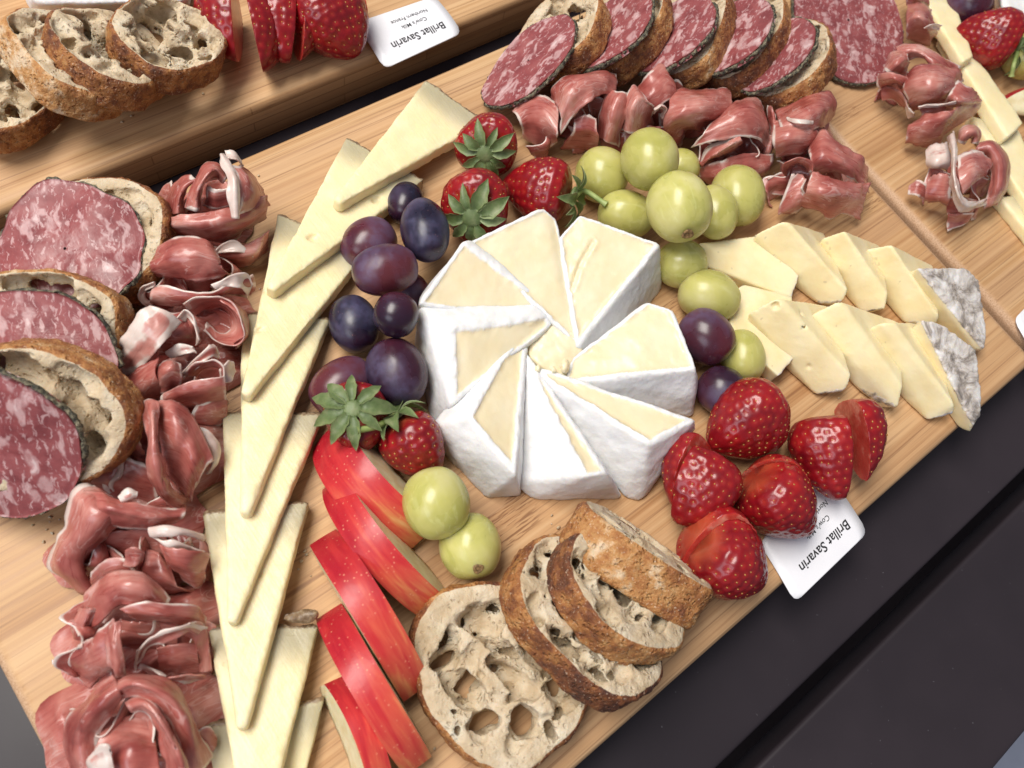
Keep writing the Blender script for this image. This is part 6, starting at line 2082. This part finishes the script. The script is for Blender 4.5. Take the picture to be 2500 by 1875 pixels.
# right board
h = Ham(15)
folds(h, cR, [
    ([[(960, 60, 14), (1060, 40, 18), (1160, 70, 18), (1220, 160, 14)], [(950, 220, 18), (1040, 150, 24), (1130, 160, 24), (1220, 220, 18)], [(940, 330, 14), (1060, 240, 22), (1160, 260, 22), (1260, 300, 14)], [(940, 420, 6), (1060, 450, 6), (1200, 490, 4), (1240, 400, 6)]], {'fb': .4}),
    [[(920, -120, 10), (1040, -140, 14), (1150, -80, 12)], [(940, -40, 16), (1050, -40, 20), (1180, 10, 14)], [(960, 40, 12), (1060, 50, 16), (1190, 90, 10)]],
    ([[(1130, 290, 22), (1200, 255, 24), (1300, 260, 20)], [(1180, 310, 20), (1230, 320, 20), (1290, 320, 16)]], W(.9))])
h.build('prosciutto bit between the flat salami and the right board cheese', 'prosciutto on the right board')

h = Ham(16)
h.mound(cR(1200, 950, 0), .020, .020, .012)
folds(h, cR, [
    ([[(830, 500, 14), (1000, 455, 18), (1180, 500, 20), (1360, 620, 20), (1510, 720, 16)], [(840, 560, 18), (1000, 540, 22), (1150, 570, 24), (1320, 680, 24), (1480, 800, 18)], [(900, 620, 14), (1050, 630, 18), (1180, 680, 22), (1320, 760, 22), (1440, 850, 18)]], {'fa': .45}),
    [[(980, 800, 20), (1100, 700, 26), (1300, 690, 28), (1480, 760, 24), (1520, 880, 18)], [(920, 950, 20), (1060, 880, 27), (1260, 850, 31), (1430, 880, 28), (1480, 960, 22)], [(960, 1100, 16), (1100, 1030, 24), (1260, 1010, 27), (1380, 980, 25), (1440, 980, 22)], [(1020, 1210, 6), (1080, 1170, 12), (1200, 1130, 14), (1350, 1060, 16), (1420, 1030, 14)]],
    [[(700, 700, 12), (760, 580, 16), (850, 560, 18), (940, 580, 18)], [(740, 780, 18), (830, 690, 23), (900, 640, 24), (960, 640, 22)], [(930, 800, 14), (950, 720, 18), (970, 680, 18)]],
    ([[(620, 800, 14), (700, 790, 20), (830, 790, 24), (980, 850, 22)], [(640, 920, 12), (700, 880, 16), (820, 870, 22), (920, 940, 18)], [(660, 960, 8), (740, 950, 10), (830, 910, 14), (900, 945, 14)]], {'fa': .5, 'fw': .1}),
    ([[(660, 960, 10), (780, 960, 14), (900, 1060, 16), (980, 1200, 14)], [(680, 1080, 6), (780, 1080, 8), (880, 1130, 8), (930, 1160, 8)]], {'fa': .5}),
    [[(1480, 870, 24), (1560, 960, 24), (1680, 1000, 22), (1765, 1070, 18)], [(1400, 1020, 24), (1500, 1080, 26), (1600, 1100, 24), (1740, 1090, 18)], [(1350, 1120, 16), (1460, 1150, 18), (1600, 1130, 18), (1700, 1110, 14)]],
    ([[(1075, 1150, 20), (1200, 1130, 22), (1400, 1130, 24), (1510, 1080, 26), (1540, 980, 26)], [(1090, 1180, 19), (1220, 1160, 20), (1420, 1160, 22), (1540, 1110, 24), (1560, 1000, 24)]], {'base': .8, 'nv': 6}),
    [[(1000, 1290, 14), (1150, 1210, 20), (1400, 1200, 24), (1600, 1130, 22), (1765, 1070, 18)], [(960, 1350, 14), (1150, 1320, 20), (1380, 1280, 22), (1560, 1230, 18), (1730, 1190, 12)], [(930, 1500, 8), (1100, 1480, 12), (1280, 1440, 12), (1420, 1340, 10), (1600, 1300, 6)], [(920, 1560, 3), (1080, 1600, 3), (1250, 1540, 3), (1400, 1420, 3)]],
    ([[(910, 1160, 12), (960, 1190, 14), (1020, 1230, 14)], [(960, 1290, 8), (1000, 1270, 10), (1030, 1260, 10)]], W(.9))])
h.ruffle(cR(850, 1000, 5), -0.6, .022, .016, 1.8, .003, seed=1)
h.ruffle(cR(1300, 1230, 5), 0.1, .024, .016, 1.6, .003, seed=2)
h.build('dark prosciutto heap beside the flat salami on the right board', 'prosciutto on the right board')

h = Ham(17)
h.mound(c3(1920, 950, 0), .020, .018, .012)
folds(h, c3, [
    [[(1990, 760, 18), (2060, 750, 20), (2120, 810, 18), (2140, 900, 14), (2130, 1010, 10), (2070, 1100, 6)], [(1960, 800, 24), (2030, 790, 27), (2080, 850, 26), (2090, 930, 22), (2080, 1020, 18), (2040, 1100, 10)], [(1950, 850, 18), (2010, 850, 20), (2040, 900, 20), (2040, 960, 18), (2020, 1030, 14), (1990, 1120, 8)]],
    [[(1850, 760, 20), (1880, 700, 24), (1940, 685, 25), (1975, 720, 23), (1960, 780, 20)], [(1870, 770, 22), (1895, 730, 26), (1930, 715, 27), (1950, 735, 25), (1940, 775, 22)], [(1890, 775, 14), (1905, 755, 14), (1925, 745, 14), (1930, 760, 14)]],
    ([[(1800, 740, 22), (1820, 830, 26), (1815, 940, 26), (1840, 1070, 22), (1890, 1140, 16), (2000, 1090, 10)], [(1820, 720, 26), (1835, 825, 30), (1832, 940, 30), (1860, 1060, 26), (1910, 1115, 20), (2005, 1080, 12)], [(1840, 700, 24), (1850, 820, 28), (1850, 940, 28), (1880, 1050, 24), (1930, 1090, 18), (2010, 1070, 12)]], W(1)),
    ([[(1850, 850, 26), (1930, 810, 28), (2000, 830, 26), (2040, 880, 22)], [(1860, 950, 28), (1930, 910, 31), (1990, 900, 29), (2020, 930, 24)], [(1880, 1050, 24), (1930, 1000, 26), (1990, 960, 24), (2010, 960, 20)]], {'base': .12, 'fa': .5}),
    ([[(1690, 810, 14), (1740, 770, 18), (1800, 760, 20)], [(1690, 880, 14), (1740, 880, 18), (1810, 860, 20)], [(1720, 910, 8), (1760, 910, 12), (1800, 920, 14)]], W(.8)),
    ([[(1700, 960, 16), (1760, 940, 20), (1820, 960, 20)], [(1680, 1050, 12), (1740, 1060, 14), (1810, 1060, 16)], [(1690, 1090, 4), (1750, 1090, 5), (1800, 1130, 6)]], W(.25)),
    [[(1590, 1000, 8), (1640, 970, 12), (1690, 1000, 12)], [(1585, 1050, 6), (1640, 1060, 8), (1690, 1085, 6)]],
    ([[(1800, 1150, 8), (1860, 1150, 9), (1940, 1150, 7)], [(1800, 1200, 4), (1860, 1200, 4), (1920, 1180, 4)], [(1803, 1250, 2), (1850, 1225, 2), (1900, 1195, 2)]], {'fb': .8})])
h.ruffle(c3(1760, 1020, 5), -0.4, .022, .014, 1.8, .003, seed=1)
h.ruffle(c3(1950, 1060, 5), 0.5, .022, .015, 1.6, .003, seed=2)
h.sheet([[c3(*p) for p in r] for r in [[(1800, 1060, 15), (1870, 1070, 16), (1960, 1080, 12)], [(1795, 1110, 10), (1865, 1115, 11), (1950, 1120, 8)], [(1800, 1165, 5), (1860, 1165, 6), (1935, 1160, 5)]]])
h.build('pale prosciutto rosette with a white ribbon at the end of the right board', 'prosciutto on the right board')
